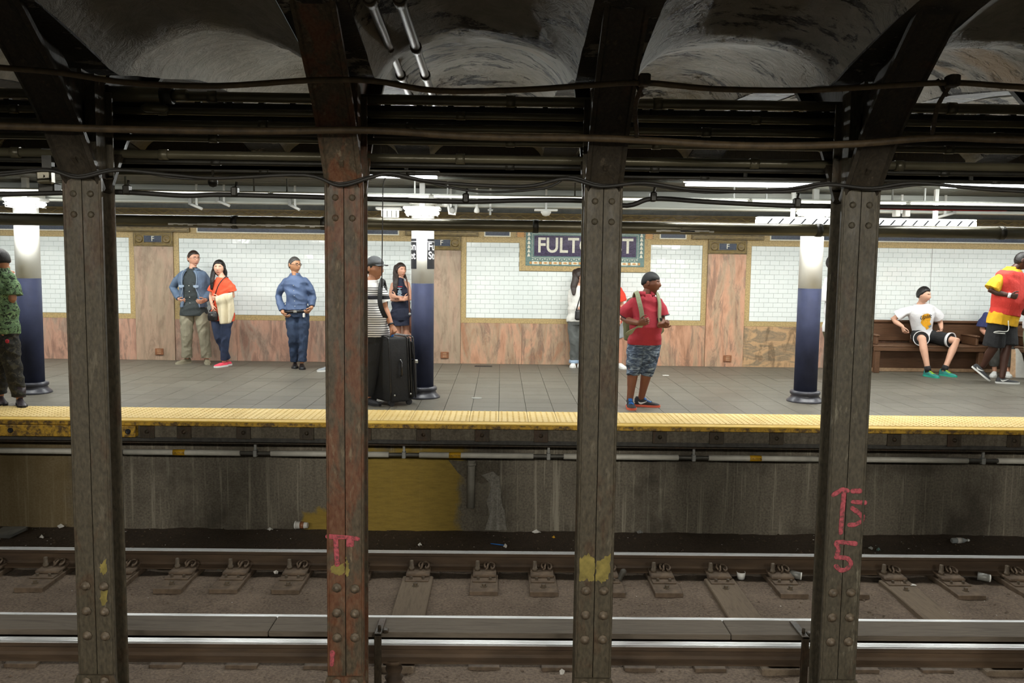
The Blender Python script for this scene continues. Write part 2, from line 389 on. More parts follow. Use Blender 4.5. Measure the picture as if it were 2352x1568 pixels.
# ---- rubbing board, edge beam, bolted plates
lip = MB(); lip.box((X0, YL, -.05), (X1, YT0 - .012, -.008), 0, .004)
lipo = lip.build('trim_1', M['lip']); struct(lipo, 'yellow painted rubbing board along the platform edge')
MB().box((X0, YL - .002, -.010), (X1, YT0 - .014, .003), bev=.003).build('painted_cap', M['liptop'], lipo)
xl = PY(313, 985, YL)[0]
yb = MB().box((X0, YL - .03, -.165), (xl, YL + .1, -.052), bev=.006).build('fascia_board', M['lip'], lipo)
for px in (28, 297):
    x = PY(px, 981, YL)[0]; MB().lathe([(.028, .0), (.028, .006), (.018, .006), (.014, .001)], (x, YL - .031, -.105), 10, axis='y').build('bolt_hole', M['black'], yb)
beam = MB().box((X0, YL + .045, -.175), (X1, YL + .35, -.05)).build('wall_edge_beam', M['edge']); struct(beam, 'dark concrete beam below the platform edge')
MB().box((X0, YL + .35, -.30), (X1, 9.2, -.05)).build('haunch', M['edge'], beam)
MB().box((X0, YL + .2, -.27), (X1, YL + .245, -.175)).build('angle_iron', M['iron'], beam)
pm = MB().box((-.072, -.014, -.07), (.072, 0, .055), bev=.003); pm.lathe([(.022, 0), (.022, .008), (.013, .009), (.013, .02), (0.001, .021)], (.0, -.014, -.002), 8, axis='y')
pmesh = pm.mesh('bearing_plate', M['iron'])
for px in (335, 420, 557, 703, 835, 972, 1107, 1243, 1380, 1517, 1648, 1786, 1920, 2058, 2197, 2335):
    link('bearing_plate', pmesh, beam, (PY(px, 1000, YL)[0], YL + .045, -.115))
# ---- wall under the platform, lime streak, drain pipe, conduit on hangers
uw = MB().box((X0, 9.2, -1.45), (X1, 9.45, -.22)).build('wall_under_platform', M['underwall']); struct(uw, 'stained concrete wall under the platform with yellow paint')
mb = MB(); pts = [(1108,1090),(1132,1082),(1146,1095),(1152,1130),(1150,1150),(1158,1170),(1164,1216),(1116,1216),(1124,1180),(1120,1150),(1128,1120),(1124,1105)]
def thick(mb, pl, d0, d1):
    mb.prism([(p[0], p[2]) for p in pl], d0, d1, 'xz')
for ox in range(3):
    thick(mb, [PY(x + R.uniform(-3, 3), y, 9.2) for x, y in pts], 9.19 - .004*ox, 9.21)
MB_l = mb.build('lime_streak', M['lime'], uw)
mb = MB(); cl = [(1030,1056),(1060,1058),(1120,1060),(1146,1064),(1148,1090),(1130,1105),(1105,1110),(1070,1100),(1052,1085)]
thick(mb, [PY(x, y, 9.2) for x, y in cl], 9.193, 9.21); mb.build('bare_patch', M['edge'], uw)
a, b = PY(1083, 1056, 9.16), PY(1081, 1165, 9.16)
dp = MB(); dp.tube([a, b], .042, 14); dp.lathe([(.05, 0), (.05, .03)], (a[0], a[1], a[2] - .06), 14)
tag(dp.build('drain_pipe', M['drain']), 'short grey vertical drain pipe on the wall below the platform', 'pipe')
YCD = 8.85; zc = lambda px: PY(px, 1046, YCD)
CZ = -.395
cl = [-4.9 + 1.493*k for k in range(-3, 10)]
cl = [PY(p, 1040, YCD)[0] for p in (-420, -85, 250, 587, 928, 1260, 1593, 1925, 2258, 2590)]
cr = empty('edge_conduit', (0, YCD, CZ)); tag(cr, 'white sleeved conduit hung under the platform edge', 'conduit')
MB().tube([(X0, YCD, CZ), (X1, YCD, CZ)], .021, 12).build('pipe', M['galv'], cr)
for i in range(len(cl) - 1):
    o = MB().tube([(cl[i] + .16, YCD, CZ), (cl[i+1] - .16, YCD, CZ)], .030, 14).build('sleeve', M['white_pipe'], cr)
for i, x in enumerate(cl):
    MB().box((x - .02, YCD - .034, CZ - .036), (x + .02, YCD + .034, CZ + .036), bev=.006).box((x - .012, YCD - .012, CZ + .03), (x + .012, YCD + .012, -.28)).build('hanger', M['grey'], cr)
def bake(o):
    with bpy.context.temp_override(scene=TS, view_layer=TS.view_layers[0]):
        dg = bpy.context.evaluated_depsgraph_get(); me = bpy.data.meshes.new_from_object(o.evaluated_get(dg))
    bpy.data.objects.remove(o); return me
def text_mesh(s, size, mat, name='lettering', extrude=0.0, bold=0.0):
    cu = bpy.data.curves.new('t', 'FONT'); cu.body = s; cu.size = size; cu.align_x = 'CENTER'; cu.align_y = 'CENTER'; cu.extrude = extrude; cu.offset = bold
    cu.resolution_u = 4
    o = bpy.data.objects.new('t', cu); TS.collection.objects.link(o); me = bake(o); me.name = name
    me.materials.clear(); me.materials.append(mat); return me
TS = bpy.data.scenes.new('scratch')
for px in (412, 1045, 1735):
    x = PY(px, 1046, YCD)[0]
    st = MB().tube([(x - .062, YCD, CZ), (x + .062, YCD, CZ)], .0315, 14).build('warning_sticker', M['sticker'], cr)
    tm = link('sticker_lettering', text_mesh('CAUTION', .027, M['black'], 'sticker_lettering'), st); tm.location = (x, -.0325, 0); tm.rotation_euler = (math.pi/2, 0, 0)
# ---- track bed
bed = MB()
def surf(mb, x0, x1, y0, y1, z, amp, n, m_, seed):
    rr = random.Random(seed); vs = []; fs = []
    ph = [(rr.uniform(1, 9), rr.uniform(1, 9), rr.uniform(0, 6)) for _ in range(8)]
    for j in range(m_ + 1):
        for i in range(n + 1):
            x = x0 + (x1-x0)*i/n; y = y0 + (y1-y0)*j/m_
            h = sum(math.sin(a*x + b*y + c) for a, b, c in ph) / 8
            vs.append((x, y, z + amp*h + rr.uniform(-.3, .3)*amp))
    for j in range(m_):
        for i in range(n): a = j*(n+1)+i; fs.append((a, a+1, a+n+2, a+n+1))
    mb.add(vs, fs, 0, True)
surf(bed, X0, X1, 4.0, 7.74, -1.312, .013, 300, 60, 1)
bo = bed.build('track_bed', M['bed']); struct(bo, 'dusty concrete track bed between the rails')
tr = MB(); surf(tr, X0, X1, 7.72, 9.22, -1.325, .02, 260, 26, 2); tr.box((X0, 7.70, -1.5), (X1, 7.745, -1.318))
tro = tr.build('ground_gutter', M['dirt']); struct(tro, 'dark dirt gutter between the rail and the platform wall')
MB().box((X0, 3.0, -1.6), (X1, 9.6, -1.42)).build('sub_base', M['dirt'], tro)
def chips(name, mat, parent, n, y0, y1, z, s0, s1, seed, flat=.5):
    rr = random.Random(seed); mb = MB()
    for _ in range(n):
        y = rr.uniform(y0, y1); x = rr.uniform(-.62, .62)*y + .1; s = rr.uniform(s0, s1); a = rr.uniform(0, 6.28); ca, sa = math.cos(a), math.sin(a)
        q = [(s*rr.uniform(.6, 1), 0), (0, s*rr.uniform(.4, 1)), (-s*rr.uniform(.6, 1), 0), (0, -s*rr.uniform(.4, 1))]
        v = [(x + u*ca - w_*sa, y + u*sa + w_*ca, z) for u, w_ in q]; mb.add(v + [(x + s*rr.uniform(-.2, .2), y, z + s*flat)], [(0,1,4),(1,2,4),(2,3,4),(3,0,4)])
    tag(mb.build(name, mat, parent), kind='stuff')
chips('rubble', M['bed'], bo, 900, 5.3, 7.68, -1.312, .006, .022, 11, .6)
chips('rubble', M['dirt'], tro, 700, 8.0, 9.18, -1.325, .008, .03, 12, .6)
chips('paper_specks', M['fillwhite'], tro, 110, 8.0, 9.16, -1.306, .005, .014, 13, .3)
chips('paper_specks', M['fillwhite'], bo, 50, 6.5, 7.6, -1.300, .004, .010, 14, .3)
# ---- rails
def rail(y, top, h=.165, head=.036, foot=.07, name='running_rail', lab='', worn=.036):
    o = empty(name, (0, y, top)); tag(o, lab, 'rail')
    prof = [(-foot, -h), (foot, -h), (foot, -h+.012), (.018, -h+.03), (.009, -h+.05), (.009, -.045), (head, -.032), (head, -.004), (head-.008, -.0005), (-head+.008, -.0005), (-head, -.004), (-head, -.032), (-.009, -.045), (-.009, -h+.05), (-.018, -h+.03), (-foot, -h+.012)]
    MB().loft([[(x, y + a, top + b) for a, b in prof] for x in (X0, X1)], smooth=False).build('rail_body', M['rust'], o)
    MB().box((X0, y - worn, top - .006), (X1, y + worn, top + .0015), bev=.002).build('running_surface', M['railtop'], o)
    return o
rail(YR1, RZ, lab='running rail beside the gutter with a thin polished top')
rail(YR2, RZ, lab='running rail half hidden behind the protection board')
t3 = rail(Y3, -1.0, .13, .040, .055, 'third_rail', 'bright polished third rail under the protection board', .041)
for px in (905, 1880, -80, 2850):
    x = PY(px, 1540, Y3)[0]
    io = MB().lathe([(.075, -1.33), (.075, -1.30), (.05, -1.28), (.065, -1.25), (.045, -1.23), (.06, -1.19), (.05, -1.15), (.07, -1.14), (.07, -1.115)], (x, Y3, 0), 16).build('insulator', M['rust'], t3)
# protection board on brackets
bd = empty('protection_board', (0, Y3, -.9)); tag(bd, 'long grey wooden protection board over the third rail', 'board')
jn = [X0, -4.4, -1.55, 1.6, 4.55, X1]
for i in range(5): MB().box((jn[i] + .003, 5.598, -.915), (jn[i+1] - .003, 5.845, -.877), bev=.004).build('plank', M['board'], bd)
for px in (868, 1848, 2830, -110):
    x = PY(px, 1500, 5.55)[0]
    br = empty('board_bracket', (x, 5.56, -1.3)); tag(br, {868: 'iron board bracket just beside the rusty red column', 1848: 'iron board bracket beside the graffiti marked column'}.get(px) or ('iron board bracket beyond the bench end of the view' if px > 2000 else 'iron board bracket beyond the camouflage man\'s end of the view'), 'bracket', 'protection board brackets')
    MB().box((x - .024, 5.535, -1.32), (x + .024, 5.56, -.86), bev=.004).box((x - .024, 5.535, -.875), (x + .024, 5.80, -.862), bev=.003).build('post', M['iron'], br)
    MB().prism([(5.56, -1.32), (5.70, -1.32), (5.56, -1.16)], x - .006, x + .006, 'yz').build('gusset', M['iron'], br)
    MB().lathe([(.012, -.862), (.012, -.83), (.001, -.825)], (x + .004, 5.6, 0), 8).box((x + .03, 5.575, -.878), (x + .065, 5.63, -.855), bev=.006).build('bolt', M['iron'], br)
# ---- rail fasteners and ties
fx = [PY(px, 1310, 7.74)[0] for px in (120, 287, 422.6, 545, 680.5, 820, 961.6, 1113, 1244.7, 1392, 1518, 1649, 1792, 1925, 2048, 2180, 2331)]
fx = [fx[0] - .58] + fx + [fx[-1] + .56]
def fast_parts():
    p = {}
    p['base_plate'] = MB().box((-.125, -.545, -.035), (.125, .08, .012), bev=.004).mesh('base_plate', M['plate'])
    q = MB().box((-.108, -.33, .012), (.108, -.15, .024), bev=.003).box((-.108, -.235, .022), (.108, .06, .052), bev=.008)
    p['tie_plate'] = q.mesh('tie_plate', M['plate'])
    p['lag_screw'] = MB().lathe([(.03, .010), (.03, .018), (.019, .019), (.019, .042), (.001, .044)], (0, -.43, 0), 6, smooth=False).mesh('lag_screw', M['bolt'])
    p['stud'] = MB().lathe([(.026, .05), (.026, .075), (.019, .076), (.019, .135), (.016, .14), (.001, .141)], (-.066, -.12, 0), 10).mesh('stud', M['bolt'])
    p['plate_bolt'] = MB().lathe([(.014, .02), (.014, .045), (.001, .047)], (0, 0, 0), 6, smooth=False).mesh('plate_bolt', M['bolt'])
    e = MB(); loop = [(.0, -.13, .062), (.014, -.13, .075), (.018, -.10, .092), (.03, -.06, .10), (.055, -.05, .10), (.075, -.07, .094), (.078, -.11, .08), (.062, -.135, .07), (.05, -.11, .07), (.05, -.06, .07), (.045, .0, .065)]
    e.tube(spline([(x + .012, y, z) for x, y, z in loop], 4), .009, 8); e.tube(spline([(.012, -.105, .067), (-.002, -.09, .085), (.008, -.05, .097), (.03, -.035, .085)], 4), .009, 8)
    p['spring_clip'] = e.mesh('spring_clip', M['plate']); return p
FP = fast_parts()
ORD = 'first second third fourth fifth sixth seventh eighth ninth tenth eleventh twelfth thirteenth fourteenth fifteenth sixteenth seventeenth eighteenth nineteenth twentieth'.split()
long_tie = {1: 0, 7: 1, 12: 1, 15: 1}
tiei = [i for i, x in enumerate(fx) if min(abs(x - PY(q, 1310, 7.74)[0]) for q in (961.6, 1649, 2048)) < .05]
for i, x in enumerate(fx):
    o = empty('rail_fastener', (x, 7.875, -1.285)); tag(o, f'rusty iron rail fastener with spring clip, {ORD[i]} from the camouflage man\'s end', 'rail fastener', 'fasteners along the far running rail')
    if i in tiei:
        o['label'] = 'rail fastener standing on the exposed wooden tie ' + {0: 'beside the rusty column', 1: 'between the two unrusted columns', 2: 'right of the graffiti column'}[tiei.index(i)]
        del o['group']
    for n, me in FP.items():
        if n == 'base_plate' and i in tiei: continue
        if n == 'plate_bolt':
            for s in (-.055, .055): link(n, me, o, (s, -.285, 0))
        else: link(n, me, o)
    if i in tiei:
        s = MB().box((x - .14, 5.9, -1.42), (x + .14, 7.7, -1.272), bev=.008).build('wooden_tie', M['woodtie'])
        tag(s, 'long weathered wooden tie set in the track bed, ' + {0: 'by the rusty column', 1: 'between the two darker columns', 2: 'by the graffiti column'}[tiei.index(i)], 'tie')
    p2 = empty('chair_plate', (x + .03, 6.05, -1.30 if i not in tiei else -1.262)); tag(p2, f'iron plate with lag screw under the third rail, {ORD[i]} from camouflage man\'s end', 'rail plate', 'plates of the near running rail')
    link('base_plate', FP2 if i else (FP2 := MB().box((-.115, -.11, -.02), (.115, .3, .012), bev=.004).mesh('base_plate', M['plate'])), p2)
    link('lag_screw', FP['lag_screw'], p2, (0, .43 - .02, 0))
# ---- steel columns between the tracks, with arched ribs
def rib_path():
    return [(5.14, 2.02), (5.03, 2.17), (4.88, 2.36), (4.69, 2.55), (4.46, 2.74), (4.26, 2.90)]
RIB = spline([(0, a, b) for a, b in rib_path()], 4)
RIBF = [np.array((0, 10.39 - p[1], p[2])) for p in RIB]
def sweep(mb, path, prof, x):
    rings = []
    for i, p in enumerate(path):
        t = path[min(i+1, len(path)-1)] - path[max(i-1, 0)]; t /= np.linalg.norm(t); nrm = np.array([0, -t[2], t[1]])
        if nrm[2] < 0: nrm = -nrm
        rings.append([(x + a, *(p + nrm*b)[1:]) for a, b in prof])
    return mb.loft(rings, smooth=False)
flange = [(-.112, 0), (-.09, -.012), (-.08, .0), (-.045, .012), (.045, .012), (.08, .0), (.09, -.012), (.112, 0), (.112, .03), (-.112, .03)]
clab = {3: 'plain steel column with bolted foot at the photo\'s far end of the row', }
names = {0: 'plain dark steel column standing first from the camouflage shirt man', 1: 'rust-red flaking steel column with pink T mark', 2: 'grey-brown steel column with yellow paint band, hiding the sign', 3: 'pale streaked steel column with pink graffiti letters'}
COLS = {}
for k, x in enumerate(XC):
    vi = k - 5
    mt = {1: M['steel_rust'], 3: M['steel_pale']}.get(vi, M['steel'])
    o = empty('steel_column', (x, YC0, -1.32)); COLS[vi] = o
    tag(o, names.get(vi, 'dark steel column of the row, outside the four standing together'), 'column', 'steel columns between the tracks')
    if vi in names: o['label'] = names[vi]
    for s in (-1, 1):
        h = MB(); a, b = sorted((s*.0025, s*.111)); e0, e1 = (b - .014, b + .003) if s > 0 else (a - .003, a + .014)
        h.loft([[(x+a, YC0, z), (x+b, YC0, z), (x+b, YC0+.018, z), (x+a, YC0+.018, z)] for z in (-1.32, 0.2, 2.14)], smooth=False)
        h.box((x + e0, YC0 - .006, -1.32), (x + e1, YC0 + .026, 2.1), bev=.006); h.build('flange_angle', mt, o)
    MB().box((x - .012, YC0 + .015, -1.32), (x + .012, YC1, 2.75)).build('web', mt, o)
    MB().box((x - .111, YC1 - .018, -1.32), (x + .111, YC1, 2.62), bev=.004).box((x - .075, YC0 + .04, 2.1), (x + .075, YC1 - .02, 2.7)).build('flange_plate', mt, o)
    g = MB(); g.prism([(x - .112, -.93), (x + .112, -.93), (x + .26, -1.33), (x - .26, -1.33)], YC0 - .03, YC0 - .012, 'xz'); g.box((x - .26, YC0 - .15, -1.34), (x + .26, YC1 + .15, -1.31))
    for s in (-.2, .2): g.prism([(YC0 - .02, -1.0), (YC0 - .02, -1.32), (YC0 - .16, -1.32)], x + s - .006, x + s + .006, 'yz')
    g.build('foot_gusset', mt, o)
    for z in (-.374, -.534, -.692, -.97, -1.12):
        for s in (-.053, .057):
            yb_ = YC0 - (.03 if z < -.9 else 0)
            MB().lathe([(.03, -.001), (.03, .007), (.0185, .008), (.0185, .024), (.001, .027)], (x + s, yb_, z + R.uniform(-.004, .004)), 8, axis='y').build('bolt', M['bolt'], o)
    for z in (2.0, 1.88):
        for s in (-.05, .05): MB().lathe([(.02, -.001), (.02, .004), (.014, .012), (.001, .015)], (x + s, YC0, z), 8, axis='y').build('rivet', mt, o)
    for path in (RIB, RIBF):
        r_ = MB(); sweep(r_, path, flange, x); sweep(r_, path, [(-.012, .02), (.012, .02), (.012, .3), (-.012, .3)], x)
        r_.build('arched_rib', M['roofsteel'] if vi != 1 else M['steel_rust'], o)
def ribbon(path, wd, y, mat, name, parent):
    P = [PY(px, py, y) for px, py in path]; mb = MB()
    P = spline(P, 4) if len(P) > 2 else P
    rings = []
    for i, p in enumerate(P):
        t = P[min(i+1, len(P)-1)] - P[max(i-1, 0)]; t /= np.linalg.norm(t)+1e-9; nn = np.array([-t[2], 0, t[0]])
        ww = wd*(.8 + .35*R.random()); rings.append([p + nn*ww/2, p - nn*ww/2, p - nn*ww/2 + [0, .006, 0], p + nn*ww/2 + [0, .006, 0]])
    mb.tube(P, [wd/2*(.85 + .3*R.random()) for _ in P], 10, flat=.10, round_ends=True, ref=(0, 1, 0)); return mb.build(name, mat, parent)
YG = YC0 - .0005
k4 = lambda l: [(1840 + a/3.2136, 1080 + b/3.2136) for a, b in l]
for l in ([(240,180),(300,145),(345,150)], [(382,153),(432,152)], [(318,160),(305,300),(293,460)], [(382,232),(468,238)], [(378,280),(420,310),(455,345),(445,380)], [(445,375),(400,400),(358,402)], [(330,533),(262,530),(275,580),(262,640)], [(345,535),(398,540)], [(262,640),(325,645)], [(345,650),(370,690),(340,725)], [(325,735),(290,735),(258,708)]):
    ribbon(k4(l), .030, YG, M['redpaint'], 'graffiti_stroke', COLS[3])
k2 = lambda l: [(720 + a/2.761, 1000 + b/2.761) for a, b in l]
for l in ([(92,640),(195,645)], [(140,650),(150,815)], [(208,645),(280,655)], [(225,650),(220,695)], [(245,650),(240,690)], [(120,1378),(112,1450)]):
    ribbon(k2(l), .030, YG, M['redpaint'], 'graffiti_stroke', COLS[1])
def patch(poly, y, mat, name, parent):
    q = []
    for i in range(len(poly)):
        (x0, y0), (x1, y1) = poly[i], poly[(i+1) % len(poly)]
        for k in range(6): q.append((x0 + (x1-x0)*k/6 + R.uniform(-2.2, 2.2), y0 + (y1-y0)*k/6 + R.uniform(-3.5, 3.5)))
    mb = MB(); mb.prism([(p[0], p[2]) for p in [PY(a, b, y) for a, b in q]], y, y + .004, 'xz'); return mb.build(name, mat, parent)
patch([(760,1300),(790,1293),(791,1310),(786,1322),(775,1318),(760,1314)], YG, M['yellowpaint'], 'paint_patch', COLS[1])
patch([(795,1278),(800,1290),(803,1310),(797,1330),(794,1312)], YG, M['yellowpaint'], 'paint_patch', COLS[1])
patch([(1330,1284),(1352,1272),(1366,1280),(1367,1300),(1364,1336),(1350,1330),(1330,1334)], YG, M['yellowpaint'], 'paint_patch', COLS[2])
patch([(1369,1290),(1390,1280),(1402,1270),(1401,1310),(1396,1330),(1380,1340),(1369,1330)], YG, M['yellowpaint'], 'paint_patch', COLS[2])
patch([(229,1296),(243,1285),(247,1310),(238,1320),(230,1312)], YG, M['yellowpaint'], 'paint_patch', COLS[0])
patch([(232,1350),(246,1345),(246,1380),(236,1392),(230,1375)], YG, M['yellowpaint'], 'paint_patch', COLS[0])
# ---- roof over the tracks: plaster vaults between the ribs
ce = empty('ceiling', (0, 5, 3)); struct(ce, 'grimy plaster vaults between steel ribs above the tracks')
ZS = [(0, 2.70), (.25, 2.76), (.85, 2.87), (1.6, 2.98), (2.4, 3.04), (3.2, 3.06), (5, 3.06)]
def zs(Y):
    t = abs(Y - 5.2); 
    if Y > 7.6: return 3.04 - (Y - 7.6)*.30/1.7
    return float(np.interp(t, [a for a, b in ZS], [b for a, b in ZS]))
for k in range(len(XC) - 1):
    xa, xb = XC[k] + .17, XC[k+1] - .17; vs = []; fs = []; NX, NY = 26, 60
    for j in range(NY + 1):
        Y = 1.2 + (9.3 - 1.2)*j/NY; base = zs(Y)
        for i in range(NX + 1):
            u = -1 + 2*i/NX; vs.append(((xa+xb)/2 + u*(xb-xa)/2, Y, base + .33*(math.sqrt(max(0, 1.06 - u*u)) - math.sqrt(.06))*1.0 + .012*math.sin(5*u + 3*Y + k) + R.uniform(-.004, .004)))
    for j in range(NY):
        for i in range(NX): a = j*(NX+1)+i; fs.append((a, a+NX+1, a+NX+2, a+1))
    mt = {4: 'vault_clean', 5: 'vault_clean', 6: 'vault_peel', 7: 'vault_peel', 8: 'vault_leak'}.get(k, 'vault_peel')
    MB().add(vs, fs, 0, True).build('vault', M[mt], ce, (0, 5, 3))
for x in XC:
    vs = []; fs = []; NY = 60
    for j in range(NY + 1):
        Y = 1.2 + (9.3 - 1.2)*j/NY; b = zs(Y)
        vs += [(x - .172, Y, b + .03), (x - .172, Y, b - .0), (x + .172, Y, b - .0), (x + .172, Y, b + .03)]
    for j in range(NY):
        for i in range(3): a = j*4+i; fs.append((a, a+4, a+5, a+1))
    MB().add(vs, fs, 0, False).build('soffit_strip', M['soffit'], ce, (0, 5, 3))
MB().box((X0, 9.3, 2.54), (X1, 9.45, 3.4)).build('edge_girder', M['roofsteel'], ce, (0, 5, 3))
# ------------------------------------------------------------------ platform ceiling, girder, lamps
pc = empty('ceiling_platform', (0, 11, 2.52)); struct(pc, 'low boarded ceiling above the platform')
MB().box((X0, 9.3, 2.56), (X1, YW + .2, 2.7)).build('ceiling_slab', M['ceil'], pc)
y = 9.32
for wd in (.26, .17, .13, .21, .13, .2, .3, .3, .3, .3, .3, .3, .3, .3, .3, .3):
    MB().box((X0, y, 2.515), (X1, y + wd - .022, 2.565), bev=.004).build('ceiling_board', M['ceil'], pc); y += wd
gd = MB().box((X0, 10.42, 2.30), (X1, 10.58, 2.325), bev=.004).box((X0, 10.49, 2.32), (X1, 10.51, 2.52)).box((X0, 10.40, 2.40), (X1, 10.49, 2.425), bev=.004)
struct(gd.build('trim_2', M['girder']), 'white painted girder under the platform ceiling')
def tube_lamp(x, y, z, L, lab, mat, power, group=None, wd=.16, rods=True, label_cat='lamp', rot=(0,0,0), col=(.97, 1, .965)):
    o = empty('fluorescent_lamp', (x, y, z)); tag(o, lab, label_cat, group)
    MB().box((x - L/2, y - wd/2, z + .02), (x + L/2, y + wd/2, z + .065), bev=.008).build('housing', M['white'], o)
    for s in (-.045, .045): MB().tube([(x - L/2 + .03, y + s, z), (x + L/2 - .03, y + s, z)], .014, 10).build('tube', mat, o)
    if power:
        l = area('tube_light', (0, 0, -.02), L, wd, power, col); l.parent = o; l.rotation_euler = rot
        if 9 < y < 9.2:
            l.rotation_euler = (math.radians(-100), 0, 0); l2 = area('tube_light', (0, .03, -.02), L, wd, power*.08, col); l2.parent = o; l2.rotation_euler = (math.radians(60), 0, 0)
    if 9 < y < 9.2: MB().box((x - .02, y, z + .06), (x + .02, 9.30, z + .075)).box((x - .02, 9.27, z + .06), (x + .02, 9.295, 2.66)).build('arm', M['conduit2'], o)
    return o
for i, x in enumerate(np.arange(-8.8, 10.2, 1.72)):
    tube_lamp(float(x), 11.95, 2.46, 1.25, 'fluorescent ceiling lamp hidden behind the white girder', M['lamp'], FAR_W, 'lamps behind the white girder')
for i in range(11):
    x = -8.7 + 1.76*i; o = empty('slim_tube_lamp', (x, 9.50, 2.345)); tag(o, f'slim tube lamp in the row above the platform, {ORD[i]} from the camouflage man\'s end', 'lamp', 'slim lamps in a row above the platform')
    MB().tube([(x - .85, 9.50, 2.345), (x + .85, 9.50, 2.345)], .012, 8).build('tube', M['lampdim'], o); MB().box((x - .87, 9.48, 2.359), (x + .87, 9.52, 2.373), bev=.004).build('housing', M['girder'], o)
    for s in (-.7, .7): MB().box((x + s - .008, 9.492, 2.365), (x + s + .008, 9.508, 2.52)).build('hanger', M['grey'], o)
    l = area('tube_light', (0, -.02, -.02), 1.7, .05, ROW_W, (.97, 1, .965)); l.parent = o; l.rotation_euler = (math.radians(12), 0, 0)
# long hanging lamp with black bars across its lens
L0, L1 = PY(1740, 507, 9.6), PY(2240, 515.5, 9.6)
zx = (L0[0] + L1[0]) / 2; zl = L1[0] - L0[0]; zz = (L0[2] + L1[2]) / 2
zb = empty('hanging_tube_lamp', (zx, 9.6, zz)); tag(zb, 'long hanging white lamp with slanted dark bars', 'lamp')
MB().box((L0[0], 9.56, zz - .036), (L1[0], 9.70, zz + .03), bev=.012).build('lens', M['lamp'], zb)
MB().box((L0[0], 9.57, zz + .03), (L1[0], 9.69, zz + .05), bev=.004).build('housing', M['white'], zb)
for i in range(19):
    x = L0[0] + .12 + i*(zl - .2)/18
    MB().prism([(x - .04, zz - .037), (x - .016, zz - .037), (x + .044, zz + .031), (x + .020, zz + .031)], 9.552, 9.562, 'xz').build('bar', M['black'], zb)
for px in (1822, 2150): 
    x = PY(px, 480, 9.62)[0]; MB().box((x - .02, 9.61, zz + .04), (x + .02, 9.65, 2.53)).build('hanger', M['white'], zb)
l = area('lamp_glow', (0, .03, -.045), zl, .12, ZEB_W, (1, .99, .95)); l.parent = zb
# caged lamps at the platform column heads
for (px, py, Y, lab) in ((60, 467, 9.84, 'caged white lamp at the head of the column behind the camouflage man'), (970, 487, 9.84, 'caged white lamp at the head of the column with the signs'), (1872, 487, 9.84, 'caged warm lamp at the column head above the hanging lamp')):
    c_ = PY(px, py, Y); o = empty('column_lamp', tuple(c_)); tag(o, lab, 'lamp')
    mt = M['lampwarm'] if px > 1500 else M['lamp']
    MB().box((c_[0] - .19, Y - .1, c_[2] - .035), (c_[0] + .19, Y + .1, c_[2] + .02), bev=.02).build('lens', mt, o)
    MB().box((c_[0] - .21, Y - .115, c_[2] + .02), (c_[0] + .21, Y + .115, c_[2] + .06), bev=.01).build('housing', M['white'], o)
    for i in range(5):
        x = c_[0] - .17 + i*.085; MB().tube([(x, Y - .12, c_[2] + .03), (x, Y - .115, c_[2] - .045), (x, Y + .1, c_[2] - .045)], .006, 6).build('cage_bar', M['white'], o)
    MB().tube([(c_[0] - .19, Y - .118, c_[2] - .01), (c_[0] + .19, Y - .118, c_[2] - .01)], .006, 6).build('cage_rail', M['white'], o)
    MB().box((c_[0] - .03, Y - .03, c_[2] + .05), (c_[0] + .03, Y + .03, 2.52)).build('stem', M['white'], o)
    l = area('lamp_glow', (0, 0, -.06), .36, .2, 16, (1, .99, .95)); l.parent = o; l.rotation_euler = (math.radians(38), 0, 0)
c_ = PY(897, 488, 10.7); o = empty('sign_lamp', tuple(c_)); tag(o, 'small lit fixture beside the rusty column above the striped shirt man', 'lamp')
MB().box((c_[0] - .10, 10.6, c_[2] - .06), (c_[0] + .10, 10.75, c_[2] + .03), bev=.01).build('lens', M['lampwarm'], o)
MB().box((c_[0] - .17, 10.58, c_[2] + .03), (c_[0] + .14, 10.77, c_[2] + .06), bev=.005).build('housing', M['white'], o)
for i in range(4): MB().box((c_[0] - .09 + i*.055, 10.59, c_[2] - .065), (c_[0] - .075 + i*.055, 10.6, c_[2] + .02)).build('cage_bar', M['grey'], o)
# slim tubes seen between the conduits over the platform edge
for px0, px1, py in ((845, 1010, 404), (1570, 1880, 424), (2160, 2352, 428)):
    a, b = PY(px0, py, 9.05), PY(px1, py + 3, 9.05)
    tube_lamp((a[0]+b[0])/2, 9.05, (a[2]+b[2])/2, b[0]-a[0], {845: 'slim cool tube lamp beyond the rusty column, behind conduits', 1570: 'slim cool tube lamp behind the looped cables near the sign', 2160: 'slim cool tube lamp behind conduits above the bench'}[px0], M['lampblue'], TRK_W, None, .1)
# lamps of the platform the picture is taken from
for x in (-5.4, -1.8, 1.8, 5.4):
    tube_lamp(x, -.8, 2.44, 1.3, 'fluorescent lamp over the platform of the viewer', M['lamp'], NEAR_W, 'lamps over the platform of the viewer', rot=(math.radians(58), 0, 0), col=(1, .965, .87))
struct(MB().box((X0, -5, 2.62), (X1, 1.2, 2.8)).box((X0, 1.05, 2.36), (X1, 1.2, 3.5)).build('ceiling_viewer_platform', M['ceil']))
struct(MB().box((X0, -5, -.3), (X1, 1.5, 0)).build('floor_viewer_platform', M['floor']))
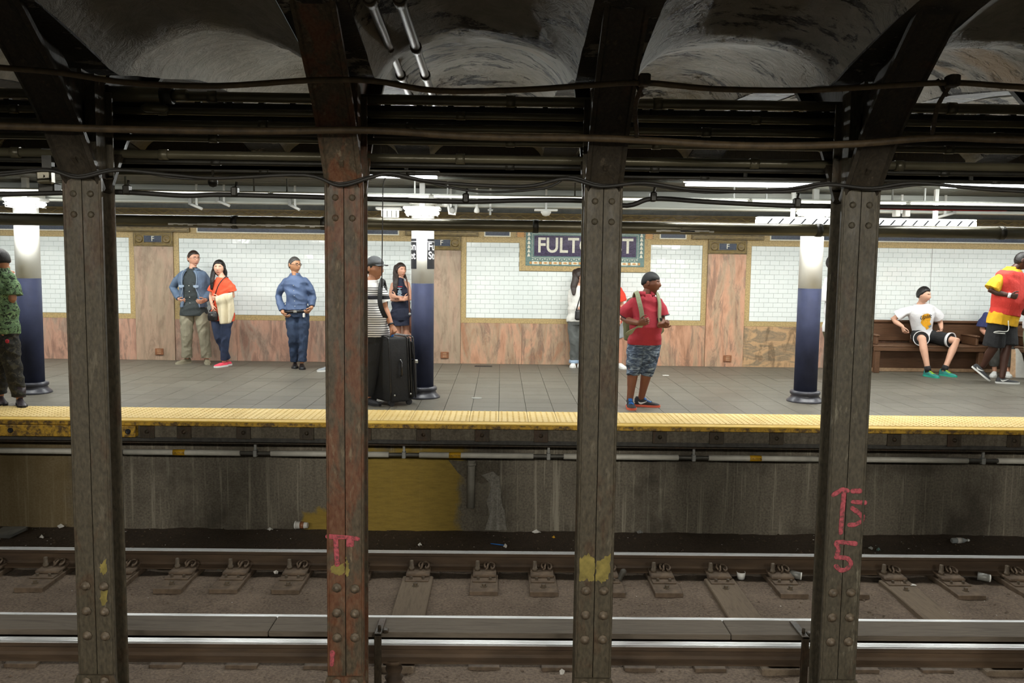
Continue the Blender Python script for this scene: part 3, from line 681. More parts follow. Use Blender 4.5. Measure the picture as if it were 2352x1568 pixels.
# security camera and small brackets on the girder
def bits():
    for px, py, kind in ((1035, 481, 'cam'), (1095, 484, 'bulb'), (1126, 488, 'clip'), (1254, 487, 'dome'), (452, 474, 'arm'), (515, 467, 'arm'), (678, 476, 'arm2'), (2070, 492, 'box'), (2170, 494, 'arm3')):
        c_ = PY(px, py, 10.38)
        o = empty({'cam': 'security_camera', 'dome': 'dome_camera', 'box': 'junction_box', 'bulb': 'bulb_socket'}.get(kind, 'sign_bracket'), tuple(c_))
        x, y, z = c_; mb = MB()
        if kind == 'cam':
            mb.box((x - .1, y - .06, z + .03), (x - .02, y + .06, z + .1), bev=.02).build('mount', M['white'], o)
            MB().tube([(x - .03, y, z + .07), (x - .01, y - .02, z - .05), (x + .05, y - .03, z - .06), (x + .07, y - .02, z + .06)], .018, 10).build('yoke', M['white'], o)
            MB().tube([(x + .02, y - .1, z - .02), (x + .02, y + .08, z + .02)], .032, 12).build('body', M['grey'], o)
        elif kind == 'dome':
            mb.box((x - .14, y - .05, z + .01), (x + .14, y + .05, z + .035), bev=.005).build('plate', M['white'], o)
            MB().lathe([(.001, -.05), (.04, -.04), (.06, -.01), (.065, .02)], (x, y, z), 14).build('dome', M['white'], o)
        elif kind == 'box':
            for s in (-.09, .03): MB().box((x + s, y - .05, z - .03), (x + s + .06, y + .05, z + .05), bev=.006).build('box', M['white'], o)
        elif kind == 'bulb':
            mb.lathe([(.001, -.03), (.03, -.02), (.035, .0), (.015, .05), (.015, .1)], (x, y, z), 12).build('socket', M['white'], o)
        elif kind == 'clip':
            mb.box((x - .012, y - .012, z - .03), (x + .012, y + .012, z + .07)).box((x - .03, y - .02, z + .02), (x + .03, y + .02, z + .04)).build('clip', M['grey'], o)
        else:
            s = {'arm': .15, 'arm2': .12, 'arm3': -.22}[kind]
            mb.tube([(x - s/2, y, z + .03), (x + s/2, y - .04, z - .03)], .017, 8).build('arm', M['white'], o)
            MB().box((x - s/2 - .02, y - .02, z + .02), (x - s/2 + .02, y + .02, z + .1)).build('foot', M['grey'], o)
        MB().box((x - .012, y - .01, z + .01), (x + .012, y + .01, 2.52)).build('rod', M['white'], o)
        tag(o, {'cam': 'white security camera on a yoke beside the caged column lamp', 'dome': 'white dome camera on a flat plate above the station sign', 'box': 'pair of white junction boxes right of the graffiti column', 'bulb': 'small white bulb socket right of the security camera', 'clip': 'tiny grey bracket between the bulb socket and the dome camera'}.get(kind) or {452: 'short white bracket above the denim jacket man', 515: 'short white bracket above the orange top woman', 678: 'short white bracket above the blue shirt man', 2170: 'slanted white bracket beyond the hanging lamp'}[px], {'cam': 'camera', 'dome': 'camera', 'box': 'box', 'bulb': 'socket'}.get(kind, 'bracket'))
bits()
# big dark pipe along the platform edge
a = PY(1149, 518.5, 8.95)
bp = empty('edge_pipe', (0, 8.95, a[2])); tag(bp, 'thick dark peeling pipe running above the platform edge', 'pipe')
MB().tube([(X0, 8.95, a[2]), (X1, 8.95, a[2])], .064, 18).build('pipe_run', M['conduit'], bp)
for px in (540, 745, 1230, 1880, 2300): 
    x = PY(px, 517, 8.95)[0]; MB().tube([(x - .03, 8.95, a[2]), (x + .03, 8.95, a[2])], .070, 18).build('coupling', M['conduit2'], bp)
fl_ = MB()
for p0, p1 in ((392, 750), (1505, 1640), (1560, 1600)):
    x0_, x1_ = PY(p0, 517, 8.95)[0], PY(p1, 517, 8.95)[0]
    n_ = int((x1_ - x0_) / .05)
    for i in range(n_):
        xx = x0_ + .05*i; h = R.uniform(.004, .016)
        fl_.box((xx, 8.880, a[2] - .030 - h), (xx + .0505, 8.892, a[2] - .026 + R.uniform(0, .008)))
fl_.build('peeled_paint', M['white_pipe'], bp)
# ------------------------------------------------------------------ conduits behind the column line
conds = [(233, .031, 5.42, 'conduit', 'top'), (254, .020, 5.55, 'conduit2', 'second'), (268, .022, 5.42, 'conduit', 'third'), (282, .026, 5.58, 'conduit2', 'fourth'), (297, .024, 5.42, 'conduit', 'fifth'), (313, .026, 5.58, 'conduit2', 'sixth'), (329, .021, 5.42, 'conduit', 'seventh'), (367, .027, 5.42, 'conduit', 'eighth'), (383, .017, 5.46, 'conduit2', 'ninth'), (402, .010, 5.42, 'conduit2', 'tenth')]
for py, r, Y, mt, od in conds:
    z = PY(1176, py, Y)[2]
    o = empty('conduit_run', (0, Y, z)); tag(o, f'{od} dark conduit counted down behind the column line', 'conduit', 'conduits behind the columns')
    MB().tube([(X0, Y, z), (X1, Y, z)], r, 12).build('pipe', M[mt], o)
    for k, x in enumerate(XC):
        xx = x + .36 + .31*((k*7 + py) % 3)
        MB().tube([(xx - .028, Y, z), (xx + .028, Y, z)], r*1.22, 12).build('coupling', M[mt], o)
    if py == 254:
        for k in range(-16, 24):
            MB().box((k*.2 + .05, Y - .018, z + r*.4), (k*.2 + .085, Y + .018, z + r + .028)).build('clip', M[mt], o)
# splice boxes
a, b = PY(228, 214, 5.36), PY(396, 219, 5.36)
o = empty('splice_case', tuple((a+b)/2)); tag(o, 'long ribbed oval splice case hanging among the conduits', 'splice case')
P = [a + (b-a)*t for t in (0, .06, .14, .5, .86, .94, 1)]; MB().tube(P, [.012, .036, .046, .047, .046, .036, .012], 16).build('case', M['conduit'], o)
for q in (a + (b-a)*.07, a + (b-a)*.93): MB().tube([q + [-.035, 0, 0], q + [.035, 0, 0]], .053, 16).build('strap', M['conduit2'], o)
MB().tube([b, b + [.09, 0, .004]], .034, 14).build('nozzle', M['conduit'], o)
a, b = PY(325, 247, 5.36), PY(388, 250, 5.36); o = empty('splice_sleeve', tuple((a+b)/2)); tag(o, 'short splice sleeve just below the long splice case', 'splice case')
MB().tube([a, a*.85+b*.15, a*.15+b*.85, b], [.012, .026, .026, .012], 14).build('sleeve', M['conduit'], o)
c_ = PY(489, 418, 5.3); o = MB().lathe([(.001, -.032), (.02, -.026), (.03, -.008), (.03, .008), (.02, .026), (.008, .033), (.008, .07)], c_, 14).build('round_junction', M['conduit2'], None); tag(o, 'small round black junction hanging below the conduits', 'junction box')
c_ = PY(103, 405, 5.32); o = MB().box((c_[0] - .045, 5.3, c_[2] - .045), (c_[0] + .045, 5.36, c_[2] + .045), bev=.01); o.lathe([(.008, 0), (.008, .01)], (c_[0], 5.3, c_[2]), 8, axis='y'); tag(o.build('switch_box', M['conduit']), 'square iron box on the cables beside the first column', 'junction box')
c_ = PY(128, 434, 5.5); o = MB().box((c_[0] - .05, 5.38, c_[2] - .03), (c_[0] + .05, 5.48, c_[2] + .03), bev=.008).box((c_[0] - .03, 5.40, c_[2] + .03), (c_[0] + .03, 5.44, c_[2] + .24)); tag(o.build('cable_box', M['conduit2']), 'dark cable box beside the first column head', 'junction box')
# galvanized pipes running across the vault
for (p0, p1, lab) in (((826, -60), (948, 240), 'shiny galvanized pipe on the vault nearer the rusty column'), ((898, -60), (1000, 240), 'shiny galvanized pipe on the vault farther from the rusty column')):
    xq = -.62 if p0[0] < 860 else -.46
    y0_ = 2.6; z_ = 2.93
    o = empty('ceiling_pipe', (0, 5, z_)); tag(o, lab, 'pipe')
    A, B = PY(p0[0], p0[1], 3.84), PY(p1[0], p1[1], 6.9)
    MB().tube([A - (B-A)*.5, A, B, B + (B-A)*.3], .026, 14).build('pipe', M['galv'], o)
    for t_ in (.12, .42, .66, .9): q = A + (B-A)*t_; d_ = (B-A)/np.linalg.norm(B-A); MB().tube([q - d_*.045, q + d_*.045], .034, 14).build('coupling', M['iron'], o)
# ------------------------------------------------------------------ cables
def cable(path, Y, r, mt, name, lab, sub=None):
    P = [PY(x, y, Y) for x, y in path]
    P = [P[0] + (P[0]-P[1])*4] + P + [P[-1] + (P[-1]-P[-2])*4]
    for p in P: p[1] = Y
    P = spline(P, 5); o = MB().tube(P, r, 8).build(name, M[mt]); tag(o, lab, 'cable'); return o
cable([(0,155),(130,166),(300,190),(500,197),(720,184),(860,186),(1000,208),(1200,206),(1350,196),(1480,190),(1640,204),(1850,207),(2050,196),(2190,190),(2352,200)], 4.47, .015, 'cable', 'sagging_cable', 'upper brown cable sagging across the front of the columns')
cable([(0,289),(300,297),(600,301),(850,299),(1100,314),(1400,318),(1700,334),(1950,331),(2150,316),(2352,322)], 4.80, .0205, 'cable', 'sagging_cable', 'lower thicker brown cable crossing the front of the columns')
cable([(0,402),(110,391),(180,408),(270,391),(400,402),(500,409),(700,402),(780,426),(850,408),(900,399),(1000,418),(1200,428),(1300,410),(1380,428),(1480,420),(1600,436),(1800,440),(1900,424),(2000,432),(2100,420),(2250,434),(2352,440)], 5.03, .010, 'cableblk', 'looped_cable', 'black looped cable festooned along the column heads')
cable([(0,396),(110,388),(180,403),(270,388),(420,410),(560,406),(700,400),(780,421),(870,402),(960,414),(1100,440),(1250,432),(1310,406),(1380,424),(1480,424),(1620,442),(1800,434),(1900,420),(2000,436),(2120,424),(2250,430),(2352,434)], 5.045, .007, 'cableblk', 'thin_cable', 'thinner black cable twisted with the looped cable')
cable([(0,446),(260,441),(420,449),(500,447),(640,450),(800,455),(1050,463),(1200,460),(1340,461),(1440,472),(1500,456),(1620,463),(1800,472),(1930,474)], 5.36, .015, 'cableblk', 'heavy_cable', 'heavy black cable low behind the columns')
a, b = PY(1930, 474, 5.36), PY(2352, 481, 5.36); a[1] = b[1] = 5.36
tag(MB().tube([a, (a+b)/2 + [0,0,-.004], b, b + (b-a)], .013, 8).build('red_cable', M['cablered']), 'dull red cable beyond the graffiti column', 'cable')
for px, py, wh in ((292, 436, 'above the denim jacket man'), (540, 440, 'above the orange top woman'), (1070, 455, 'above the bulb socket'), (1500, 452, 'above the red polo man'), (1830, 466, 'above the hanging lamp')):
    q = PY(px, py, 5.36); tag(MB().box((q[0] - .02, 5.33, q[2] - .03), (q[0] + .02, 5.39, q[2] + .03), bev=.008).tube([(q[0], 5.36, q[2]), (q[0] + .01, 5.36, q[2] + .06)], .008, 6).build('cable_clamp', M['conduit2']), 'black clamp holding the heavy low cable ' + wh, 'clamp', 'clamps on the heavy cable')
for px0, py0, px1, py1, lab in ((1481, 182, 1463, 314, 'iron hook hanger beside the column hiding the sign'), (2191, 184, 2141, 308, 'iron hook hanger beside the graffiti column')):
    a, b = PY(px0, py0, 4.44), PY(px1, py1, 4.76); m_ = a*.55 + b*.45 + [-.03, 0, 0]
    q = MB().tube(spline([a + [0, 0, .02], a, m_, b], 5), .013, 8, flat=.6); q.tube([a*.72 + b*.28, a*.72 + b*.28 + [-.045, .03, .09]], .010, 8)
    q.box((a[0] - .028, 4.42, a[2] - .032), (a[0] + .028, 4.49, a[2] + .028), bev=.006); tag(q.build('hook_hanger', M['iron']), lab, 'hanger')
wv = [PY(885, 408, 5.03), PY(880, 425, 5.03), PY(879, 470, 5.03), PY(878, 560, 5.03), PY(877, 660, 5.03)]
tag(MB().tube(spline(wv, 4), .0030, 6).build('hanging_wire', M['cableblk']), 'thin black wire hanging straight down beside the rusty column', 'wire')
# ------------------------------------------------------------------ platform columns
cnames = {0: 'blue and white round column behind the camouflage shirt man', 1: 'blue and white round column carrying the station name wrap', 2: 'blue and white round column under the hanging lamp', }
pcx = [PY(68, 760, 10.22)[0], PY(970, 770, 10.22)[0], PY(1856, 780, 10.22)[0]]
step = (pcx[2] - pcx[0]) / 2
PCOL = {}
for k in range(-1, 4):
    x = pcx[0] + step*k if k not in (0, 1, 2) else pcx[k]
    y = 10.24; o = empty('platform_column', (x, y, 0)); PCOL[k] = o
    tag(o, cnames.get(k, 'blue and white round column of the row outside the view'), 'column', 'round platform columns')
    MB().lathe([(.135, .10), (.135, 1.372)], (x, y, 0), 32).build('blue_shaft', M['colblue'], o)
    MB().lathe([(.1345, 1.37), (.1345, 2.31)], (x, y, 0), 32).build('white_shaft', M['colwhite'], o)
    MB().lathe([(.215, 0), (.215, .012), (.205, .025), (.175, .05), (.162, .075), (.165, .085), (.178, .095), (.178, .12), (.168, .132), (.136, .136)], (x, y, 0), 32).build('base_ring', M['grey'] if 0 else M['colbase'] if 'colbase' in M else M['iron'], o)
    MB().box((x - .16, y - .16, 2.30), (x + .16, y + .16, 2.42), bev=.02).build('capital', M['colwhite'], o)
# wrap-around name sign on the middle column
x, y = pcx[1], 10.24; o = PCOL[1]
def arc(r0, r1, z0, z1, a0, a1, n=48):
    rings = []
    for i in range(n + 1):
        a = a0 + (a1-a0)*i/n; c_, s_ = math.cos(a), math.sin(a)
        rings.append([(x + r0*c_, y + r0*s_, z0), (x + r1*c_, y + r1*s_, z0), (x + r1*c_, y + r1*s_, z1), (x + r0*c_, y + r0*s_, z1)])
    return MB().loft(rings, smooth=False)
A0, A1 = math.radians(-62), math.radians(242)
sg = arc(.1352, .139, 1.545, 1.90, A0, A1).build('name_wrap', M['black'], o)
arc(.1385, .1398, 1.862, 1.868, A0, A1).build('wrap_stripe', M['whitetext'], sg, tuple(o['_o']))
def wrap_text(s, size, z, a_start, name):
    me = text_mesh(s, size, M['whitetext'], name, 0, .0018); n = len(me.vertices); co = np.empty(n*3); me.vertices.foreach_get('co', co); co = co.reshape(-1, 3)
    u = co[:, 0] - co[:, 0].min(); a = a_start + u / .1405
    co = np.stack([.1405*np.cos(a), .1405*np.sin(a), z + co[:, 1]], 1); me.vertices.foreach_set('co', co.ravel()); me.update(); link(name, me, sg)
wrap_text('Fulton', .125, 1.805, A0 + .09, 'sign_lettering'); wrap_text('Street', .125, 1.70, A0 + .09, 'sign_lettering')
me1 = text_mesh('Fulton', .125, M['whitetext'], 'sign_lettering', 0, .004)
def wrap_end(s, size, z, a_end, name):
    me = text_mesh(s, size, M['whitetext'], name, 0, .0018); n = len(me.vertices); co = np.empty(n*3); me.vertices.foreach_get('co', co); co = co.reshape(-1, 3)
    u = co[:, 0] - co[:, 0].max(); a = a_end + u / .1405
    co = np.stack([.1405*np.cos(a), .1405*np.sin(a), z + co[:, 1]], 1); me.vertices.foreach_set('co', co.ravel()); me.update(); link(name, me, sg)
wrap_end('Fulton', .125, 1.805, A1 - .06, 'sign_lettering'); wrap_end('Street', .125, 1.70, A1 - .06, 'sign_lettering')
# ------------------------------------------------------------------ tiled wall
wb = MB().box((X0, YW + .006, 0), (X1, YW + .3, 2.56)).build('wall_back', M['grout']); struct(wb, 'white tiled station wall with marble wainscot and gold borders')
ZT0, ZT1, ZM = .742, 1.948, .660
tp, th = .1524, .0754
NB = len(BAY)
panels = [(BAY[i] + .395, BAY[i+1] - .395) for i in range(NB - 1)]
sgx0, sgx1 = PY(1193, 600, YW)[0], PY(1494, 600, YW)[0]; SGZ = 1.505
tiles = []
for i, (a, b) in enumerate(panels):
    b_ = min(b, X1 - .01); a_ = max(a, X0 + .05); sign = abs(BAY[i] + .955) < .01
    r = 0; z = ZT0
    while z + th <= ZT1 + .001:
        x_ = a_ - (tp/2 if r % 2 else 0)
        while x_ < b_ - .01:
            l_, h_ = max(x_, a_), min(x_ + tp, b_)
            segs = [(l_, h_)]
            if sign and z + th/2 > SGZ:
                segs = [(l_, min(h_, sgx0)), (max(l_, sgx1), h_)]
            for s0, s1 in segs:
                if s1 - s0 > .015: tiles.append((s0, s1, z, i))
            x_ += tp
        z += th; r += 1
def tile_geo(w, mb=None, ox=0, oz=0, y=0, tilt=(0, 0)):
    mb = mb or MB(); g = .0014; b = .003; t_ = .008
    def p(x_, d, z_): return (ox + x_, y + .006 - d + (x_ - w/2)*tilt[0] + (z_ - th/2)*tilt[1], oz + z_)
    v = [p(g, 0, g), p(w-g, 0, g), p(w-g, 0, th-g), p(g, 0, th-g), p(g, t_-.002, g), p(w-g, t_-.002, g), p(w-g, t_-.002, th-g), p(g, t_-.002, th-g), p(g+b, t_, g+b), p(w-g-b, t_, g+b), p(w-g-b, t_, th-g-b), p(g+b, t_, th-g-b)]
    mb.add(v, [(0,1,5,4),(1,2,6,5),(2,3,7,6),(3,0,4,7),(4,5,9,8),(5,6,10,9),(6,7,11,10),(7,4,8,11),(8,9,10,11)]); return mb
cache = {}
order = sorted(range(len(tiles)), key=lambda i: (tiles[i][0]+tiles[i][1] - .4)**2/4 + (tiles[i][2] - 1.3)**2)
full_ids = set(order[:300]); restm = MB()
for i, (a, b, z, p_) in enumerate(tiles):
    ti = (R.uniform(-.012, .012), R.uniform(-.012, .012))
    if i in full_ids:
        key = round(b - a, 3)
        if key not in cache: cache[key] = tile_geo(b - a).mesh('wall_tile', M['tile'])
        q = link('wall_tile', cache[key], wb, (a, YW, z)); q.rotation_euler = (ti[1]*.6, 0, ti[0]*.6)
    else: tile_geo(b - a, restm, a, z, YW, ti)
tag(restm.build('wall_tiles', M['tile'], wb), kind='stuff')
def slab(x0, x1, z0, z1, mt, name, d=.012, parent=wb):
    return MB().box((x0, YW - d, z0), (x1, YW + .01, z1), bev=.002).build(name, mt, parent)
for i, (a, b) in enumerate(panels):
    a0, b0 = max(a - .085, X0), min(b + .085, X1)
    # wainscot slabs
    L = b0 - a0; n = max(3, round(L / .93)); cuts = [a0 + L*k/n for k in range(n + 1)]
    for k in range(n):
        mt = M['marble_o'] if abs(BAY[i] + .955) < .01 else M['marble']
        if abs(BAY[i] - 3.617) < .02 and k == 0: mt = M['marble_z']
        slab(cuts[k] + .0015, cuts[k+1] - .0015, 0, ZM, mt, 'marble_slab')
    slab(a0, b0, ZM + .001, ZT0 - .003, M['gold'], 'gold_border', .008)
    slab(a0, a - .002, ZT0 - .003, 2.03, M['gold'], 'gold_border', .008); slab(b + .002, b0, ZT0 - .003, 2.03, M['gold'], 'gold_border', .008)
    slab(a - .002, b + .002, ZT1 + .002, 2.03, M['gold'], 'gold_border', .008)
    slab(a0, b0, 2.03, 2.31, M['gold'], 'gold_field', .006)
    if abs(BAY[i] + .955) > .01:
        fr = slab(BAY[i] + .68, BAY[i+1] - .68, 2.042, 2.27, M['m_cream'], 'band_rim', .010); MB().box((BAY[i] + .70, YW - .013, 2.06), (BAY[i+1] - .70, YW, 2.255)).build('blue_band', M['m_blue'], fr)
    else:
        for p0, p1 in ((1112, 1173), (1515, 1577)):
            q0, q1 = PY(p0, 540, YW)[0], PY(p1, 540, YW)[0]
            fr = slab(q0, q1, 2.042, 2.27, M['m_cream'], 'band_rim', .010); MB().box((q0 + .02, YW - .013, 2.06), (q1 - .02, YW, 2.255)).build('blue_band', M['m_blue'], fr)
for i, c_ in enumerate(BAY):
    if not X0 + .5 < c_ < X1 - .5: continue
    mt = {1: M['marble_t'], 2: M['marble_t'], 3: M['marble_o']}.get(i, M['marble_o'])
    slab(c_ - .308, c_ + .308, 0, 1.815, mt, 'pilaster_slab', .03)
    ct = slab(c_ - .312, c_ + .312, 1.818, 2.04, M['terra'], 'cartouche', .04)
    q = MB()
    for (x0, x1, z0, z1) in ((-.285, .285, 2.012, 2.022), (-.285, .285, 1.842, 1.852), (-.285, -.275, 1.842, 2.022), (.275, .285, 1.842, 2.022), (-.14, .14, 1.985, 1.993), (-.14, .14, 1.872, 1.880), (-.15, -.14, 1.872, 1.993), (.14, .15, 1.872, 1.993)):
        q.box((c_ + x0, YW - .052, z0), (c_ + x1, YW - .035, z1), bev=.003)
    q.build('moulding', M['terra_hi'], ct)
    for s in (-1, 1): MB().lathe([(.06, .0), (.062, .012), (.05, .016), (.035, .008), (.02, .014), (.001, .016)], (c_ + s*.215, YW - .04, 1.932), 16, axis='y').build('scroll', M['terra'], ct)
    MB().box((c_ - .14, YW - .043, 1.88), (c_ + .14, YW - .03, 1.985)).build('name_panel', M['m_blue'], ct)
    lt = link('letter', text_mesh('F', .115, M['m_cream'], 'letter', .003), ct, (c_, YW - .046, 1.9325)); lt.rotation_euler = (math.pi/2, 0, 0)
    fz = slab(c_ - .58, c_ + .58, 2.045, 2.30, M['terra'], 'key_frieze', .045)
    q = MB().box((c_ - .55, YW - .058, 2.075), (c_ + .55, YW - .04, 2.088)).box((c_ - .54, YW - .055, 2.26), (c_ + .54, YW - .04, 2.27))
    for k in range(8):
        kx = c_ - .47 + k*.122
        for (x0, x1, z0, z1) in ((0, .1, 2.205, 2.215), (0, .012, 2.11, 2.215), (0, .1, 2.11, 2.122), (.088, .1, 2.11, 2.18), (.04, .1, 2.168, 2.18), (.04, .052, 2.145, 2.18)):
            q.box((kx + x0, YW - .054, z0), (kx + x1, YW - .04, z1))
    q.build('key_pattern', M['terra_hi'], fz)
    vt = MB().box((c_ - .005, YW - .05, .085), (c_ + .125, YW - .025, .19), bev=.006).build('wall_vent', M['vent'], wb)
    for k in range(3): MB().box((c_ + .03, YW - .053, .108 + k*.026), (c_ + .09, YW - .049, .116 + k*.026)).build('vent_slot', M['ventslot'], vt)
# cornice with a wavy vine above the bands
co = MB().box((X0, YW - .05, 2.305), (X1, YW + .01, 2.42)).build('cornice', M['terra'], wb)
wv = [(x_, YW - .055, 2.362 + .022*math.sin(x_*2*math.pi/.22)) for x_ in np.arange(X0, X1, .022)]
MB().tube(wv, .008, 5).box((X0, YW - .062, 2.312), (X1, YW - .04, 2.325)).box((X0, YW - .062, 2.4), (X1, YW - .04, 2.415)).build('vine_relief', M['terra_hi'], co)
# expansion joint
x_ = PY(2137, 650, YW)[0]; MB().box((x_ - .004, YW - .0035, ZT0), (x_ + .004, YW + .004, ZT1)).build('expansion_joint', M['grey'], wb)
# ------------------------------------------------------------------ FULTON ST mosaic
c0, c1 = PY(1207, 600, YW)[0], PY(1479, 600, YW)[0]
sx = (c0 + c1) / 2; sw = (c1 - c0) / 2
so = empty('station_sign', (sx, YW, 1.5)); tag(so, 'mosaic station name sign reading FULTON ST', 'sign')
MB().box((sgx0, YW - .012, SGZ), (sgx1, YW + .006, 2.30), bev=.002).build('gold_surround', M['gold'], so)
MB().box((c0, YW - .018, 1.59), (c1, YW, 2.26)).build('green_field', M['m_green'], so)
MB().box((sx - sw + .10, YW - .021, 1.715), (sx + sw - .10, YW, 2.10)).build('green_frame', M['m_cream'], so)
MB().box((sx - sw + .105, YW - .0225, 1.72), (sx + sw - .105, YW, 2.095)).build('green_band', M['m_green'], so)
MB().box((sx - sw + .135, YW - .025, 1.745), (sx + sw - .135, YW, 2.07)).build('violet_panel', M['m_purple'], so)
me = text_mesh('FULTON ST', .335, M['m_cream'], 'letter', .002, .006)
co_ = np.empty(len(me.vertices)*3); me.vertices.foreach_get('co', co_); co_ = co_.reshape(-1, 3)
wd = co_[:, 0].max() - co_[:, 0].min(); fxs = (2*sw - .38) / wd
hh = co_[:, 1].max() - co_[:, 1].min(); co_[:, 0] *= fxs; co_[:, 1] *= .245/hh; me.vertices.foreach_set('co', co_.ravel()); me.update()
lt = link('lettering', me, so); lt.location = (0, -.028, 1.9075 - 1.5); lt.rotation_euler = (math.pi/2, 0, 0)
n = 11
for i in range(n):
    x_ = sx - sw + .16 + i*(2*sw - .32)/(n - 1)
    b_ = MB().box((x_ - .055, YW - .022, 1.612), (x_ + .055, YW, 1.66)).build('cream_block', M['m_cream'], so)
    MB().prism([(x_ - .042, 1.636), (x_, 1.653), (x_ + .042, 1.636), (x_, 1.619)], YW - .0245, YW, 'xz').build('lozenge', M['m_orange'], b_, tuple(so['_o']))
for i in range(n + 1):
    x_ = sx - sw + .16 + (i - .5)*(2*sw - .32)/(n - 1)
    if abs(x_ - sx) < sw - .03: MB().box((x_ - .018, YW - .022, 1.617), (x_ + .018, YW, 1.655)).build('orange_square', M['m_orange'], so)
k = MB()
for i in range(44):
    x_ = sx - sw + .115 + i*(2*sw - .23)/43; k.box((x_ - .009, YW - .021, 1.68 + (.012 if i % 2 else 0)), (x_ + .009, YW, 1.692 + (.012 if i % 2 else 0)))
k.build('checker_border', M['m_cream'], so)
k = MB()
for s in (-1, 1):
    for i in range(8):
        z_ = 1.735 + i*.066; xx = sx + s*(sw - .05)
        k.prism([(xx - .026, z_), (xx + .026, z_), (xx + .010, z_ + .045), (xx, z_ + .058), (xx - .010, z_ + .045)], YW - .022, YW, 'xz')
k.build('bell_border', M['m_cream'], so)
for s in (-1, 1):
    k = MB()
    for i in range(10):
        x_ = sx + (i - 4.5)*(2*sw - .3)/10
        pts_ = [(x_ + .07*math.cos(q)*(.25 + .75*q/6) - .02, YW - .020, 2.165 + s*.0 + .03*math.sin(q)*(.25 + .75*q/6)) for q in np.linspace(.3, 6.2, 14)]
        k.tube(pts_, .007, 5)
    if s == 1: k.build('scroll_border', M['m_cream'], so)
for px in (1196, 1491):
    q = PY(px, 537, YW); b_ = MB().box((q[0] - .07, YW - .016, 2.04), (q[0] + .07, YW, 2.15)).build('corner_block', M['m_orange'], so)
    for i in range(4): MB().box((q[0] - .07, YW - .018, 2.045 + i*.028), (q[0] - .055, YW, 2.058 + i*.028)).box((q[0] + .055, YW - .018, 2.045 + i*.028), (q[0] + .07, YW, 2.058 + i*.028)).build('corner_tooth', M['m_dgreen'], b_, tuple(so['_o']))
# ------------------------------------------------------------------ floor grille and plate
q = PZ(1095, 914, 0); tag(MB().lathe([(.065, .0), (.065, .003), (.06, .004), (.001, .004)], (q[0], q[1], 0), 24).build('floor_plate', M['grey']), 'round pale metal plate set in the platform floor', 'floor plate')
q = PZ(1110, 841, 0); g_ = MB()
for i in range(10): g_.box((q[0] - .13 + i*.026, q[1] - .05, .0), (q[0] - .115 + i*.026, q[1] + .05, .004))
tag(g_.box((q[0] - .135, q[1] - .055, 0), (q[0] + .14, q[1] - .05, .005)).box((q[0] - .135, q[1] + .05, 0), (q[0] + .14, q[1] + .055, .005)).build('floor_drain', M['black']), 'narrow dark drain grille at the foot of the wall', 'drain')
# ------------------------------------------------------------------ bench
bx0, bx1 = PY(2008, 800, 13.1)[0], 9.6
bo_ = empty('wooden_bench', (bx0, 13.3, 0)); tag(bo_, 'long brown wooden bench against the tiled wall', 'bench')
MB().box((bx0, 13.60, .46), (bx1, 13.66, .785), bev=.012).build('backrest', M['woodbench'], bo_)
MB().box((bx0, 13.57, .755), (bx1, 13.67, .80), bev=.012).build('top_rail', M['woodbench'], bo_)
for k, (y0_, y1_) in enumerate(((13.10, 13.25), (13.26, 13.41), (13.42, 13.58))): MB().box((bx0, y0_, .405), (bx1, y1_, .435), bev=.006).build('seat_plank', M['woodbench'], bo_)
MB().box((bx0, 13.10, .345), (bx1, 13.135, .404), bev=.006).build('apron', M['woodbench'], bo_)
MB().box((bx0 + .03, 13.36, .05), (bx1, 13.40, .40), bev=.006).build('kick_board', M['woodbench'], bo_)
MB().box((bx0 + .03, 13.34, 0), (bx1, 13.40, .055), bev=.004).build('base_strip', M['ventslot'], bo_)
x_ = bx0 + .03
while x_ < bx1:
    MB().box((x_, 13.11, 0), (x_ + .075, 13.20, .40), bev=.006).build('leg', M['woodbench'], bo_); x_ += 1.62
for x_ in (bx0 + .05, bx0 + .78, bx0 + 1.62, bx0 + 2.4):
    MB().box((x_, 13.16, .435), (x_ + .04, 13.60, .57), bev=.01).build('armrest', M['woodbench'], bo_)
    MB().box((x_ - .012, 13.14, .565), (x_ + .052, 13.60, .595), bev=.01).build('armrest_cap', M['woodbench'], bo_)
# ------------------------------------------------------------------ people
def skinmat(name, c):
    t = NT(name); n = t.noise(t.vec(), 18, 3); t.b.inputs['Subsurface Weight'].default_value = .06; t.b.inputs['Subsurface Radius'].default_value = (.02, .008, .005)
    return t.done(t.ramp(n, [(.3, tuple(x*.9 for x in c)), (.7, c)]), .5)
def cloth(name, c, var=.16, sc=5, bump=.5, rough=.85, fs=260):
    t = NT(name); v = t.vec(); n = t.noise(v, sc, 5, .6); f = t.noise(v, fs, 2)
    t.bump(t.math('ADD', t.noise(v, 16, 3, .5, 1.0), t.math('MULTIPLY', f, .25)), bump, .012)
    return t.done(t.ramp(n, [(.3, tuple(x*(1-var) for x in c)), (.7, tuple(min(1, x*(1+var)) for x in c))]), rough)
SK = {'fair': skinmat('skin_fair', rgb('d09a80')), 'pale': skinmat('skin_pale', rgb('d9a88e')), 'tan': skinmat('skin_tan', rgb('b07a5a')), 'brown': skinmat('skin_brown', rgb('7a4a35')), 'dark': skinmat('skin_dark', rgb('4d2f24')), 'olive': skinmat('skin_olive', rgb('b98663'))}
LIP = {k: simple('lip_' + k, tuple(x*f for x, f in zip(rgb({'fair': 'b0605a', 'pale': 'b45c58', 'tan': '8f5148', 'brown': '5c322c', 'dark': '3e2420', 'olive': '93564c'}[k]), (1, 1, 1))), .1, 20, .5) for k in SK}
